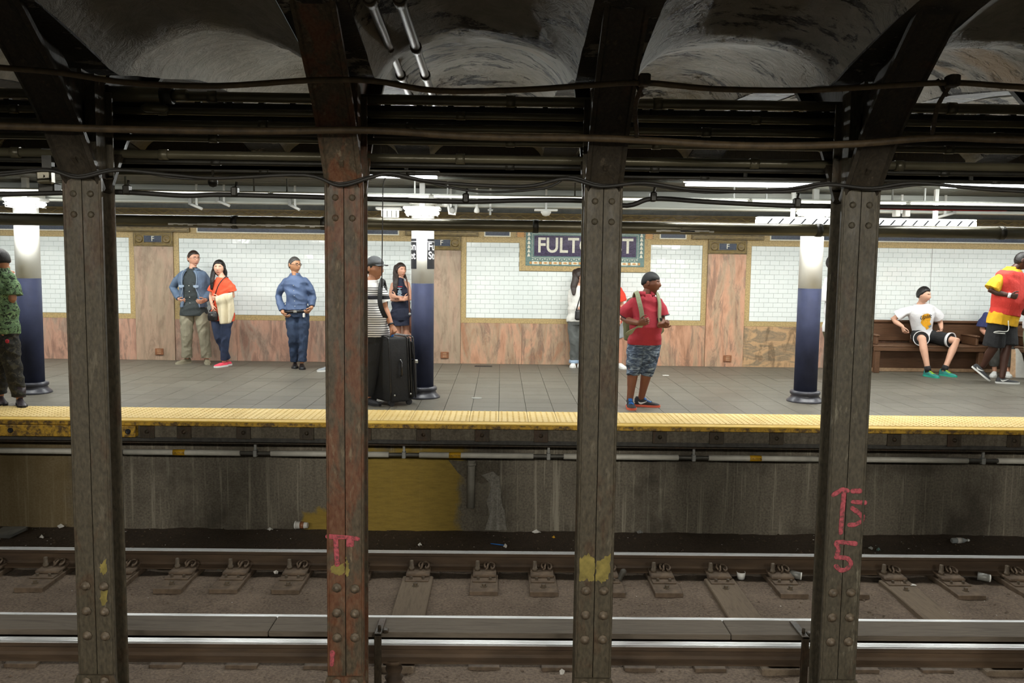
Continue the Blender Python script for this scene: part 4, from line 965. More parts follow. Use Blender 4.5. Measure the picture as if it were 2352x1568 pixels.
def hairmat(name, c):
    t = NT(name); n = t.noise(t.vec((30, 30, 4)), 6, 3); t.bump(n, .5, .01); return t.done(t.ramp(n, [(.3, tuple(x*.6 for x in c)), (.7, c)]), .45)
HB, HD, HG = hairmat('hair_black', rgb('1a1513')), hairmat('hair_dark_brown', rgb('2e1f17')), hairmat('hair_greying', rgb('4a4744'))
EYEW, EYED = simple('eye_white', rgb('d8d3cc'), .03, 5, .3), simple('eye_dark', rgb('1d130e'), .1, 5, .25)
def nrm(v): v = np.array(v, float); return v / (np.linalg.norm(v) + 1e-9)
def wrinkle(me, amp, freq, seed, vert=1.0):
    if not amp: return
    n = len(me.vertices); co = np.empty(n*3); no = np.empty(n*3); me.vertices.foreach_get('co', co); me.vertices.foreach_get('normal', no)
    co = co.reshape(-1, 3); no = no.reshape(-1, 3); rs = np.random.RandomState(seed); d = np.zeros(n)
    for k in range(5):
        q = rs.normal(size=3)*np.array([.55, .55, vert]); q = q/np.linalg.norm(q)*freq*(.6 + .35*k); w_ = rs.normal(size=3)*freq*.35
        d += np.sin(co@q + 1.6*np.sin(co@w_ + rs.uniform(0, 6)) + rs.uniform(0, 6)) / (1 + .45*k)
    d = -np.abs(d)*.8 + d*.4
    co = co + no*(amp*d/2.2)[:, None]; me.vertices.foreach_set('co', co.ravel()); me.update()
def remesh(mb, vox, name, mat, parent, sm=3, wr=None, org=None):
    o = bpy.data.objects.new('t', mb.mesh('t', mat, org if org is not None else parent['_o'])); TS.collection.objects.link(o)
    r_ = o.modifiers.new('r', 'REMESH'); r_.mode = 'VOXEL'; r_.voxel_size = vox; r_.use_smooth_shade = True
    if sm: s_ = o.modifiers.new('s', 'SMOOTH'); s_.factor = .5; s_.iterations = sm
    me = bake(o); me.name = name; me.materials.clear(); me.materials.append(mat)
    if wr: wrinkle(me, *wr)
    me.polygons.foreach_set('use_smooth', [True]*len(me.polygons))
    return link(name, me, parent)
def ering(c, r, f, hw, hd, n=24, e=2.4, back=1.0):
    out = []
    for k in range(n):
        a = 2*math.pi*k/n; ca, sa = math.cos(a), math.sin(a)
        x_ = math.copysign(abs(ca)**(2/e), ca)*hw; y_ = math.copysign(abs(sa)**(2/e), sa)*hd*(back if sa < 0 else 1)
        out.append(np.array(c) + r*x_ + f*y_)
    return out
def headgrid(hw=.076, hd=.094, hh=.114, off=0.0, jaw=.34, nose=1.0, NU=56, NV=44):
    V = []; D = []
    for j in range(NV + 1):
        th_ = math.pi*j/NV
        for i in range(NU):
            ph = 2*math.pi*i/NU; d = np.array([math.sin(th_)*math.sin(ph), math.sin(th_)*math.cos(ph), math.cos(th_)]); D.append(d)
            x_, y_, z_ = d[0]*hw, d[1]*hd, d[2]*hh
            t_ = max(0, -z_/hh)
            x_ *= 1 - jaw*t_**1.6; 
            if y_ < 0: y_ *= 1 - .38*t_**1.3; 
            else: y_ *= 1 - .10*t_**2
            if z_ > 0: x_ *= 1 + .05*z_/hh; y_ += -.004*z_/hh
            if y_ > 0:
                fr = y_/hd
                y_ += .020*nose*math.exp(-(x_/.0125)**2)*math.exp(-((z_ + .022)/(.020 if z_ < -.022 else .030))**2)*fr
                y_ -= .007*math.exp(-((abs(x_) - .030)/.016)**2)*math.exp(-((z_ - .014)/.012)**2)
                y_ += .004*math.exp(-((z_ - .034)/.012)**2)*math.exp(-(x_/.05)**2)
                y_ += .006*math.exp(-(x_/.022)**2)*math.exp(-((z_ + .058)/.009)**2)
                y_ -= .004*math.exp(-(x_/.03)**2)*math.exp(-((z_ + .074)/.007)**2)
                y_ += .010*math.exp(-(x_/.024)**2)*math.exp(-((z_ + .096)/.016)**2)
                x_ *= 1 + .05*math.exp(-((z_ + .01)/.03)**2)*(1 - fr)
            V.append(np.array([x_, y_, z_]) + d*off)
    F = []
    for j in range(NV):
        for i in range(NU): F.append((j*NU+i, j*NU+(i+1) % NU, (j+1)*NU+(i+1) % NU, (j+1)*NU+i))
    return np.array(V), np.array(D), F
HV, HDIR, HF = headgrid()
def hairmask(V, style):
    x_, y_, z_ = V[:, 0], V[:, 1], V[:, 2]
    if style == 'short': line = np.interp(y_, [-.1, -.03, .0, .03, .055, .1], [-.055, -.045, .0, .035, .062, .066]) 
    elif style == 'fringe': line = np.interp(y_, [-.1, -.03, .0, .03, .055, .1], [-.06, -.05, .0, .02, .045, .046])
    elif style == 'long': line = np.interp(y_, [-.1, -.02, .01, .04, .065, .1], [-.12, -.115, -.08, .03, .064, .07])
    elif style == 'cap': line = np.interp(y_, [-.1, .0, .1], [-.012, .030, .048])
    elif style == 'beanie': line = np.interp(y_, [-.1, -.02, .03, .1], [-.03, .012, .034, .046])
    return z_ - line
def head_shell(off, style, soft=.014, rough=0.0, seed=0):
    m_ = hairmask(HV, style); k = np.clip(m_/soft, 0, 1); rs = np.random.RandomState(seed)
    o_ = off*np.sqrt(k)*(1 + rough*rs.uniform(-1, 1, len(k)))
    V = HV + HDIR*(o_ - .003*(k <= 0))[:, None]; F = [f for f in HF if max(m_[list(f)]) > -.004]
    return V, F
class Person: pass
def make_hand(mb, wr, dv, nv, size=1.0, curl=.5, thumb=1):
    d = nrm(dv); nv = nrm(np.array(nv) - d*np.dot(nv, d)); s_ = np.cross(d, nv)*thumb
    s = size
    pal = [ering(wr - d*.012, s_, nv, .027*s, .019*s, 12), ering(wr + d*.025*s, s_, nv, .034*s, .017*s, 12), ering(wr + d*.06*s, s_, nv, .041*s, .015*s, 12), ering(wr + d*.09*s, s_, nv, .040*s, .012*s, 12)]
    mb.loft(pal)
    for k, (o_, L) in enumerate(((.030, .073), (.010, .082), (-.011, .076), (-.030, .060))):
        p = wr + d*(.082 - abs(o_)*.15)*s + s_*o_*s; a = .15; P = [p]
        for q, l_ in enumerate((.45, .30, .25)):
            a += curl*(.75 if q == 0 else .9); dr = d*math.cos(a) + nv*math.sin(a); p = p + dr*L*l_*s; P.append(p)
        mb.tube(P, [.0088*s, .0085*s, .0078*s, .0066*s], 8, round_ends=True)
    b = wr + d*.028*s + s_*.03*s; P = [b]; dr = nrm(d*.75 + s_*.75 + nv*.25)
    for q, l_ in enumerate((.035, .030, .024)):
        P.append(P[-1] + dr*l_*s); dr = nrm(dr + d*.35 + nv*.3*curl - s_*.25)
    mb.tube(P, [.0115*s, .010*s, .0092*s, .0075*s], 8, round_ends=True)
def shoe(root, ank, toe, heel, mats, name='shoe', L=.275, wd=1.0, high=.085, boot=False, mesh_style=True, swoosh=None, laces=None, toecap=None):
    toe, heel = np.array(toe), np.array(heel); d = nrm(toe - heel); up = nrm(np.array([0, 0, 1.0]) - d*d[2]); sd = np.cross(d, up); heel = toe - d*L
    def pt(u, v, w_): return heel + d*u*L + sd*v*wd + up*w_
    hwp = [(0, .018), (.04, .030), (.15, .034), (.35, .034), (.55, .042), (.72, .047), (.86, .042), (.95, .030), (1, .012)]
    top = [(0, high*.75), (.05, high), (.22, high), (.36, high*.92), (.5, .066), (.65, .054), (.8, .046), (.92, .040), (1, .026)]
    mb = MB(); rings = []
    for u in np.linspace(0.0, 1, 18):
        h = float(np.interp(u, *zip(*hwp))); t_ = float(np.interp(u, *zip(*top)))
        ring = [pt(u, h*.98, .012), pt(u, h, .028), pt(u, h*.94, .02 + (t_-.02)*.55), pt(u, h*.62, .02 + (t_-.02)*.9), pt(u, 0, t_), pt(u, -h*.62, .02 + (t_-.02)*.9), pt(u, -h*.94, .02 + (t_-.02)*.55), pt(u, -h, .028), pt(u, -h*.98, .012), pt(u, 0, .012)]
        rings.append(ring)
    mb.loft(rings)
    if boot: mb.tube([ank + np.array([0, 0, .02]), ank + np.array([0, 0, .14])], [.062, .062], 14)
    o = mb.build(name, mats[0], root)
    sb = MB(); out = [(u, float(np.interp(u, *zip(*hwp)))*1.07 + .002) for u in np.linspace(-.015, 1.02, 16)]
    lo = [pt(u, h, 0) for u, h in out] + [pt(u, -h, 0) for u, h in reversed(out)]; hi = [p + up*(.026 if boot else .024) for p in lo]; n = len(lo)
    sb.add(lo + hi, [tuple(range(n)), tuple(range(2*n-1, n-1, -1))] + [(i, i+n, (i+1) % n+n, (i+1) % n) for i in range(n)])
    sb.build('sole', mats[1], o, root['_o'])
    if laces is not None:
        lb = MB()
        for k in range(5):
            u = .36 + k*.065; t_ = float(np.interp(u, *zip(*top))) + .003; h = float(np.interp(u, *zip(*hwp)))*.6
            lb.tube([pt(u, h, t_*.86), pt(u + .02, 0, t_ + .002), pt(u + .045, -h, t_*.86)], .0045, 6)
        lb.tube([pt(.20, 0, high*.98), pt(.30, 0, high*1.15), pt(.44, 0, .075)], [.028, .026, .02], 8, flat=.3); lb.build('laces', laces, o, root['_o'])
    if swoosh is not None:
        for sgn in (1, -1):
            w_ = MB(); P = [(.16, .058), (.2, .045), (.27, .040), (.38, .050), (.5, .066)]; ww = [.003, .009, .011, .007, .002]; rr_ = []
            for (u, z_), q in zip(P, ww):
                h = float(np.interp(u, *zip(*hwp))); t_ = float(np.interp(u, *zip(*top))); lat = h*(1.0 if z_ < .04 else .97) + .002
                rr_.append([pt(u, sgn*lat, z_ - q), pt(u, sgn*(lat + .003), z_ - q), pt(u, sgn*(lat + .003), z_ + q), pt(u, sgn*lat, z_ + q)])
            w_.loft(rr_, smooth=False); w_.build('swoosh', swoosh, o, root['_o'])
    if toecap is not None:
        tb = MB(); rr_ = []
        for u in np.linspace(.86, 1.0, 6):
            h = float(np.interp(u, *zip(*hwp)))*1.03 + .001; t_ = float(np.interp(u, *zip(*top)))*.75
            rr_.append([pt(u, h, .010), pt(u, h, t_*.6), pt(u, h*.6, t_ + .004), pt(u, -h*.6, t_ + .004), pt(u, -h, t_*.6), pt(u, -h, .010)])
        tb.loft(rr_); tb.build('toe_cap', toecap, o, root['_o'])
    return o
def person(label, Y0, J, skin, yaw, top, bottom, shoes, hair=None, front=1, hscale=1.0, bulk=1.0, belly=0.0, pitch=0.0, tilt=0.0, curl=(.5, .5), handdir=None, female=False, vox=.009, hands=(1, 1), waist_y=None, hipw=1.0, palm=(None, None)):
    W = {k: PY(v[0], v[1], Y0 + (v[2] if len(v) > 2 else 0)) for k, v in J.items()}
    p = Person(); p.W = W
    for s in 'ab':
        if 'heel_'+s not in W: W['ank_'+s][2] = min(W['ank_'+s][2], .095)
    mid = (W['ank_a'] + W['ank_b']) / 2
    root = empty('person', (float(mid[0]), float(mid[1]), 0)); tag(root, label, 'person'); p.root = root
    sh_r = W['sh_b'] - W['sh_a']; hp_r = W['hip_b'] - W['hip_a']
    chest = (W['sh_a'] + W['sh_b'])/2; pel = (W['hip_a'] + W['hip_b'])/2; spine = chest - pel
    u = nrm(spine); r1 = nrm(sh_r); r0 = nrm(hp_r)
    f1 = nrm(-np.cross(u, r1)*front); f0 = nrm(-np.cross(u, r0)*front); r1 = nrm(np.cross(f1, u)); r1 = r1 if np.dot(r1, sh_r) > 0 else -r1; r0 = nrm(np.cross(f0, u)); r0 = r0 if np.dot(r0, hp_r) > 0 else -r0
    p.u, p.f, p.r, p.chest, p.pel = u, f1, r1, chest, pel
    S_ = np.linalg.norm(spine) / .50; hwS = np.linalg.norm(sh_r)/2
    neck = chest + u*.055*S_ + (W['head'] - chest)*.12
    p.neck = neck
    def rings(ex, lo=-.12, hi=.62, hem=1.0, e=2.3, straight=False):
        out = []
        spec = [(-.16, .150*hipw, .105, 0), (-.05, .168*hipw, .118, .0), (.08, .160*hipw, .115, .35), (.22, (.135 if female else .146), .104, .7), (.38, .150 if female else .160, .112, .9), (.6, .0, .118, .3), (.8, .0, .112, 0), (.93, .0, .098, 0), (1.0, .0, .092, 0), (1.06, .0, .084, 0), (1.11, .0, .074, 0), (1.16, .0, .066, 0), (1.21, .0, .058, 0)]
        for t_, hw, hd, by in spec:
            if t_ < lo or t_ > hi: continue
            q = min(1, max(0, t_)); rr_ = nrm(r0*(1-q) + r1*q); ff = nrm(f0*(1-q) + f1*q); c_ = pel + spine*t_
            if t_ > .55: hw = {.6: hwS*.90, .8: hwS*1.02, .93: hwS*1.0, 1.0: hwS*.97, 1.06: hwS*.80, 1.11: hwS*.56, 1.16: max(.068, hwS*.40), 1.21: .060}[t_]
            else: hw = (.170*hipw if (straight and t_ < .1) else hw)*bulk*S_**.5
            k = 1.0 + (hem - 1)*max(0, (.2 - t_)/.35)
            out.append(ering(c_ + ff*belly*by*.5, rr_, ff, hw*k + ex, hd*bulk**.8*k + belly*by*.5 + ex, 28, e))
        return out
    p.rings = rings
    # --- body
    mb = MB(); mb.loft(rings(-.012, -.2, 1.25))
    HS = hscale*1.07; hc = W['head']
    mb.tube([chest + u*.01, neck, hc - nrm(hc - chest)*.055*HS], [.062*(.85 if female else 1)*bulk**.5, .054*(.82 if female else 1)*bulk**.5, .050*(.85 if female else 1)*bulk**.5], 16)
    A = {}
    af = (.86 if female else 1.0)*bulk**.6; lf = (.95 if female else 1.0)*bulk**.7
    for s in 'ab':
        sh, el, wr_ = W['sh_'+s], W['el_'+s], W['wr_'+s]
        sh2 = sh*.9 + chest*.1 - u*.018; A[s] = ([sh2, sh*.55+el*.45, el, el*.68+wr_*.32, wr_], [x_*af for x_ in ((.044, .038, .032, .033, .0275) if top and top.get('sleeve', .5) > 1 else (.046, .043, .040, .041, .0275))])
        mb.tube(A[s][0], A[s][1], 14, round_ends=True)
    Lg = {}
    for s in 'ab':
        hp, kn, an = W['hip_'+s], W['kn_'+s], W['ank_'+s]
        back = nrm(np.array([f0[0], f0[1], 0])*-1)
        Lg[s] = ([hp, hp*.6+kn*.4, kn, kn*.68+an*.32 + back*.012, kn*.3+an*.7, an], [x_*lf for x_ in ((.080, .070, .050, .048, .038, .034) if bottom and bottom.get('len', 1.95) > 1.5 else (.082, .072, .058, .058, .042, .036))])
        mb.tube(Lg[s][0], Lg[s][1], 14, round_ends=True)
    p.A, p.L = A, Lg
    o = remesh(mb, vox, 'body', SK[skin], root, 4)
    # head and hands joined into the same mesh
    cy, sy, cp, sp = math.cos(yaw), math.sin(yaw), math.cos(pitch), math.sin(pitch)
    fwd = np.array([sy*cp, -cy*cp, sp]); rt = np.array([cy, sy, 0])*-1; up = np.cross(rt, fwd); up = up if up[2] > 0 else -up
    ct, st_ = math.cos(tilt), math.sin(tilt); rt, up = rt*ct + up*st_, up*ct - rt*st_
    p.hm = (rt, fwd, up); p.hc = hc; p.HS = HS
    def HT(V): return hc + HS*(V[:, :1]*rt + V[:, 1:2]*fwd + V[:, 2:3]*up)
    p.HT = HT
    hb = MB(); hb.add(HT(HV), HF, 0, True)
    for s in (-1, 1):
        hb.loft([[HT(np.array([[s*(.070 + q), -.006 + .017*k*math.cos(a) - q*.5, .002 + .030*k*math.sin(a)]]))[0] for a in [2*math.pi*i/12 for i in range(12)]] for q, k in ((0, .7), (.008, 1.0), (.014, .95), (.016, .5))])
    ob = [hb]
    for i, s in enumerate('ab'):
        if not hands[i]: continue
        wr_, el = W['wr_'+s], W['el_'+s]; hd_ = (W['hand_'+s] - wr_) if 'hand_'+s in W else (wr_ - el)
        inn = palm[i] if palm[i] is not None else (nrm(chest - wr_)*.6 - f1*0 + nrm(pel - wr_)*.4)
        hm = MB(); make_hand(hm, wr_, hd_, inn, (.88 if female else 1.0), curl[i], 1 if (s == 'a') == (front > 0) else -1)
        t_ = bpy.data.objects.new('t', hm.mesh('t', SK[skin], root['_o'])); TS.collection.objects.link(t_); r_ = t_.modifiers.new('r', 'REMESH'); r_.mode = 'VOXEL'; r_.voxel_size = .0042; s_ = t_.modifiers.new('s', 'SMOOTH'); s_.factor = .4; s_.iterations = 1
        ob.append(bake(t_))
    me = o.data; vs = [np.array([v.co[:] for v in me.vertices])]; fs = [[tuple(q.vertices) for q in me.polygons]]
    for q in ob:
        if isinstance(q, MB): vs.append(np.array(q.v) - np.array(root['_o'])); fs.append(q.f)
        else: vs.append(np.array([v.co[:] for v in q.vertices])); fs.append([tuple(g.vertices) for g in q.polygons])
    nm = bpy.data.meshes.new('body'); b_ = 0; AV, AF = [], []
    for v, f in zip(vs, fs): AV += v.tolist(); AF += [tuple(i + b_ for i in g) for g in f]; b_ += len(v)
    nm.from_pydata(AV, [], AF); nm.materials.append(SK[skin]); nm.polygons.foreach_set('use_smooth', [True]*len(nm.polygons)); nm.update(); o.data = nm
    p.body = o
    # face
    for s in (-1, 1):
        e_ = MB(); e_.lathe([(.0005, -.012), (.008, -.009), (.012, 0), (.008, .009), (.0005, .012)], (0, 0, 0), 12); V = np.array(e_.v); V = np.stack([s*.030 + V[:, 0]*1.05, .0735 + V[:, 1]*.5, .0135 + V[:, 2]*.32], 1); e_.v = [tuple(q) for q in HT(V)]; eo = e_.build('eye', EYEW, root)
        e_ = MB(); e_.lathe([(.0005, -.006), (.0045, -.004), (.006, 0), (.0045, .004), (.0005, .006)], (0, 0, 0), 10); V = np.array(e_.v); V = np.stack([s*.030 + V[:, 0], .0782 + V[:, 1]*.35, .0130 + V[:, 2]*.62], 1); e_.v = [tuple(q) for q in HT(V)]; e_.build('iris', EYED, eo, root['_o'])
        P = np.array([[s*.014, .089, .027], [s*.030, .0865, .0305], [s*.046, .073, .0265]]); MB().tube(HT(P), [.0032, .0036, .0022], 6).build('eyebrow', hair[1] if hair else HB, root)
    P = np.array([[-.021, .078, -.0590], [-.010, .0868, -.0575], [0, .0885, -.0585], [.010, .0868, -.0575], [.021, .078, -.0590]]); MB().tube(HT(P), [.0015, .0045, .005, .0045, .0015], 8, flat=.8).build('lips', LIP[skin], root)
    if hair:
        V, F = head_shell(hair[2] if len(hair) > 2 else .012, hair[0], rough=.15); MB().add(HT(V), F, 0, True).build('hair', hair[1], root)
    # --- clothes
    if top:
        mb = MB(); lo = top.get('hem', -.12); ex = top.get('loose', .012); mb.loft(rings(ex, lo, top.get('hi', 1.17), top.get('flare', 1.0), straight=True))
        sl = top.get('sleeve', .5)
        for s in 'ab':
            sh, el, wr_ = W['sh_'+s], W['el_'+s], W['wr_'+s]; k = top.get('sl', .016)
            if sl <= 0: continue
            s0 = sh*.88 + chest*.12 - u*.018; e0 = sh - sh + s0
            if sl <= 1: P = [s0, sh*(1-sl*.5)+el*sl*.5, sh*(1-sl)+el*sl]; rr_ = [.056*af, .058*af + k*.8, .056*af + k*1.4]
            else: q = sl - 1; P = [s0, sh*.5+el*.5, el, el*(1-q*.5)+wr_*q*.5, el*(1-q)+wr_*q]; rr_ = [.056*af, .053*af+k*.8, .045*af+k, .043*af+k*.9, .034*af+k*.8]
            mb.tube(P, rr_, 16); mb.tube([s0, s0 + nrm(el-s0)*.06], [.054*af + k*.3, .058*af + k*.5], 14, round_ends=True)
        p.top = remesh(mb, vox*.95, top.get('name', 'shirt'), top['mat'], root, 3, (top.get('wr', .006)*1.8, top.get('wf', 26), len(label), .7))
    if bottom:
        mb = MB(); ex = bottom.get('loose', .014); mb.loft(rings(ex, -.2, bottom.get('waist', .1)))
        ln = bottom.get('len', 1.95)
        for s in 'ab':
            hp, kn, an = W['hip_'+s], W['kn_'+s], W['ank_'+s]; k = bottom.get('lg', .018); fl = bottom.get('flare', 0)
            if ln <= 1: P = [hp, hp*(1-ln*.5)+kn*ln*.5, hp*(1-ln)+kn*ln]; rr_ = [.092*lf+k*.5, .086*lf+k, .074*lf+k+fl]
            else: q = ln - 1; P = [hp, hp*.55+kn*.45, kn, kn*(1-q*.5)+an*q*.5, kn*(1-q)+an*q]; rr_ = [.092*lf+k*.5, .082*lf+k, .062*lf+k, .054*lf+k, .044*lf+k+fl]
            mb.tube(P, rr_, 18); mb.tube([hp + u*.04, hp - u*.02], [.09*lf+k*.5]*2, 14, round_ends=True)
        p.bot = remesh(mb, vox*.95, bottom.get('name', 'trousers'), bottom['mat'], root, 3, (bottom.get('wr', .006)*1.8, bottom.get('wf', 26), len(label)+3, 1.3))
    if shoes:
        for s in 'ab':
            if 'toe_'+s not in W: continue
            t_ = W['toe_'+s].copy(); an = W['ank_'+s]
            if 'heel_'+s in W: hl = W['heel_'+s]
            else:
                t_[2] = shoes.get('lift', 0.0); hl = np.array([an[0], an[1], t_[2]]); d = nrm(t_ - hl); t_ = hl + d*(shoes.get('L', .275)*.74); 
            shoe(root, an, t_, hl, shoes['mats'], shoes.get('name', 'shoe'), shoes.get('L', .275), shoes.get('wd', 1.0), shoes.get('high', .085), shoes.get('boot', False), True, shoes.get('swoosh'), shoes.get('laces'), shoes.get('toecap'))
    return p
def collar(p, mat, r=.066, h=.035, gap=.5, name='collar', rise=.0, extra=.0):
    rings_ = []; c_ = p.pel + (p.chest - p.pel)*1.13 + p.u*rise
    for i in range(21):
        a = math.pi/2 + gap/2 + (2*math.pi - gap)*i/20; d = p.r*math.cos(a) + p.f*math.sin(a)
        b = c_ + d*(r + .006) - p.u*.01; t_ = c_ + d*(r - .004) + p.u*h; m_ = c_ + d*(r + .016 + extra) + p.u*(h*.1)
        if i in (0, 20): m_ = m_ - p.u*.03
        rings_.append([b, t_, t_ + d*.006, m_ + d*.004])
    return MB().loft(rings_).build(name, mat, p.root)
def glasses(p, mat, thick=.0022):
    mb = MB()
    for s in (-1, 1):
        P = np.array([[s*.031 + .019*math.cos(a), .098 - .012*abs(math.cos(a)*1 + s*0)*.5, .010 + .013*math.sin(a)] for a in np.linspace(0, 2*math.pi, 17)]); mb.tube(p.HT(P), thick, 6, caps=False)
        mb.tube(p.HT(np.array([[s*.050, .094, .014], [s*.074, .06, .014], [s*.081, -.005, .012]])), thick, 6)
    mb.tube(p.HT(np.array([[-.012, .099, .013], [0, .102, .014], [.012, .099, .013]])), thick, 6)
    return mb.build('glasses', mat, p.root)
def strap(p, path, wd, th_, mat, name='strap', nv=None):
    P = spline(path, 6); nv = np.array(nv if nv is not None else p.f, float); rr_ = []
    for i, q in enumerate(P):
        t_ = nrm(P[min(i+1, len(P)-1)] - P[max(i-1, 0)]); s_ = nrm(np.cross(t_, nv)); n2 = nrm(np.cross(s_, t_))
        rr_.append([q + s_*wd/2 - n2*th_/2, q - s_*wd/2 - n2*th_/2, q - s_*wd/2 + n2*th_/2, q + s_*wd/2 + n2*th_/2])
    return MB().loft(rr_, smooth=False).build(name, mat, p.root)
def longhair(p, path, radii, mat, flat=.6, name='long_hair', ref=None):
    mb = MB(); mb.tube(spline(path, 5), np.interp(np.linspace(0, 1, (len(path)-1)*5 + 1), np.linspace(0, 1, len(radii)), radii), 14, flat=flat, round_ends=True, ref=ref)
    return remesh(mb, .008, name, mat, p.root, 2, (.004, 60, 5, .1))
CL = {}; M['capblack'] = simple('skull_cap_cloth', rgb('17181b'), .2, 9, .7)
CL['denimjkt'] = cloth('denim_jacket', rgb('5d6f87'), .2); CL['charcoal'] = cloth('charcoal_shirt', rgb('33393a')); CL['khaki'] = cloth('khaki_trousers', rgb('8c8672')); CL['khakishoe'] = cloth('suede_shoe', rgb('7d7560'), .1, 10)
CL['orange'] = cloth('orange_top', rgb('dd5534')); CL['jeans'] = cloth('dark_jeans', rgb('2b3650'), .3, 8); CL['coral'] = cloth('coral_shoe', rgb('e0465a')); CL['cream'] = cloth('cream_cardigan', rgb('cfc3a6'), .08, 9)
CL['blueshirt'] = cloth('blue_shirt', rgb('4a5c7e'), .25, 4, .25, .6); CL['jeansblk'] = cloth('indigo_jeans', rgb('2a3850'), .35, 7); CL['blackleather'] = simple('black_leather', rgb('1b191a'), .3, 20, .35, 0, .3)
CL['blackcloth'] = cloth('black_cloth', rgb('1c1c1e')); CL['navy'] = cloth('navy_cloth', rgb('1b2033')); CL['greyj'] = cloth('grey_jeans', rgb('5f6260'), .25, 6); CL['whitesw'] = cloth('white_sweater', rgb('d8d6d0'), .07); CL['whitetee'] = cloth('white_tee', rgb('e4e4e6'), .05); CL['redpolo'] = cloth('red_polo', rgb('a52c3a'), .15, 5, .25); CL['redtee'] = cloth('red_tee', rgb('d83c28')); CL['olive'] = cloth('olive_pack', rgb('5c5c3e')); CL['olivestrap'] = cloth('olive_strap', rgb('8e9274')); CL['greysh'] = cloth('grey_shorts', rgb('8b8f92')); CL['palejeans'] = cloth('pale_jeans', rgb('8fa3b8')); CL['yellow'] = cloth('yellow_shirt', rgb('e6b021')); CL['redvest'] = cloth('red_vest', rgb('cf3a30')); CL['navytee'] = cloth('navy_tee', rgb('2f3560')); CL['dkgrey'] = cloth('dark_grey_cloth', rgb('3b3a35')); CL['olivepant'] = cloth('olive_trousers', rgb('55523c')); CL['palepant'] = cloth('pale_green_trousers', rgb('9aa48c'))
CL['sole_w'] = simple('white_sole', rgb('dcdcd8'), .05, 10, .6); CL['sole_k'] = simple('khaki_sole', rgb('9a937e'), .1, 10, .7); CL['sole_b'] = simple('black_sole', rgb('18171a'), .1, 10, .7); CL['sole_o'] = simple('orange_sole', rgb('e0664a'), .1, 10, .6); CL['sole_t'] = simple('teal_sole', rgb('2aa890'), .1, 10, .6)
CL['shoe_k'] = cloth('black_mesh_shoe', rgb('26262a')); CL['shoe_teal'] = cloth('teal_shoe', rgb('2f7f78'), .25, 12); CL['shoe_w'] = cloth('white_shoe', rgb('d4d4d0')); CL['lace_b'] = cloth('blue_laces', rgb('2f74c4')); CL['lace_y'] = cloth('lime_laces', rgb('a6cf3a')); CL['shoe_g'] = cloth('dark_grey_shoe', rgb('3e3f41')); CL['blue_toe'] = simple('blue_toe', rgb('4a74c0'), .1, 10, .5); CL['capgrey'] = cloth('grey_cap', rgb('3f4143'), .1); CL['purpleboot'] = simple('boot_leather', rgb('3a3238'), .3, 16, .4, 0, .4)
t = NT('washed_denim'); v = t.vec((.8, .8, 3.2)); n = t.noise(v, 15, 5, .6, .8); t.bump(n, .5, .012)
CL['washed'] = t.done(t.ramp(n, [(.34, rgb('1d2430')), (.5, rgb('46566e')), (.66, rgb('94a3b3'))]), .85)
def camo(name, cols, sc):
    t = NT(name); v = t.vec((1, 1, 1.3)); n = t.noise(v, sc, 3, .5, 1.2); n2 = t.noise(t.vec((1, 1, 1.3), loc=(4, 2, 7)), sc*1.4, 3, .5, 1.5)
    c = t.ramp(n, [(0, cols[0]), (.45, cols[0]), (.451, cols[1]), (1, cols[1])], 'CONSTANT'); c = t.mix(t.ramp(n2, [(0, 0), (.56, 1)], 'CONSTANT'), c, cols[2]); return t.done(c, .85)
CL['camo'] = camo('green_camouflage', [rgb('7d9a6c'), rgb('5f7a55'), rgb('26301f')], 15); CL['camodark'] = camo('dark_camouflage', [rgb('2a2822'), rgb('1d1b19'), rgb('3d3a2f')], 12)
t = NT('striped_tee'); z = t.sep(t.vec())[2]
def stripe(t, z, per, duty):
    f = t.math('FRACT', t.math('MULTIPLY', z, 1/per)); return t.math('LESS_THAN', f, duty)
st = t.math('MULTIPLY', stripe(t, z, .0255, .34), t.math('LESS_THAN', z, 1.345)); b1 = t.math('MULTIPLY', t.math('GREATER_THAN', z, 1.205), t.math('LESS_THAN', z, 1.245))
g1 = t.math('SUBTRACT', 1.0, t.math('MULTIPLY', t.math('GREATER_THAN', z, 1.16), t.math('LESS_THAN', z, 1.20)))
c = t.mix(t.math('MAXIMUM', t.math('MULTIPLY', st, g1), b1), rgb('e6e4e2'), rgb('1c1a22')); t.bump(t.noise(t.vec(), 16, 3), .3, .01); CL['striped'] = t.done(c, .85)
CL['denimseam'] = cloth('denim_seam', rgb('8796a8')); CL['buckle'] = simple('buckle_steel', rgb('b5b5b0'), .1, 20, .3, .8); CL['button'] = simple('pale_button', rgb('cfcfc9'), .05, 20, .4); CL['frame'] = simple('spectacle_frame', rgb('1b1a1a'), .1, 20, .4); CL['framethin'] = simple('thin_frame', rgb('55504a'), .1, 20, .3, .5)
CL['strapbrown'] = simple('brown_strap', rgb('5a3526'), .2, 20, .5); CL['print'] = simple('yellow_print', rgb('e3a21f'), .2, 30, .8); CL['printk'] = simple('black_print', rgb('17161a'), .1, 30, .8); CL['printteal'] = simple('grey_print', rgb('7f8f9c'), .35, 60, .8); CL['redprint'] = simple('red_print', rgb('b8323f'), .1, 30, .8); CL['greenvisor'] = CL['olive']

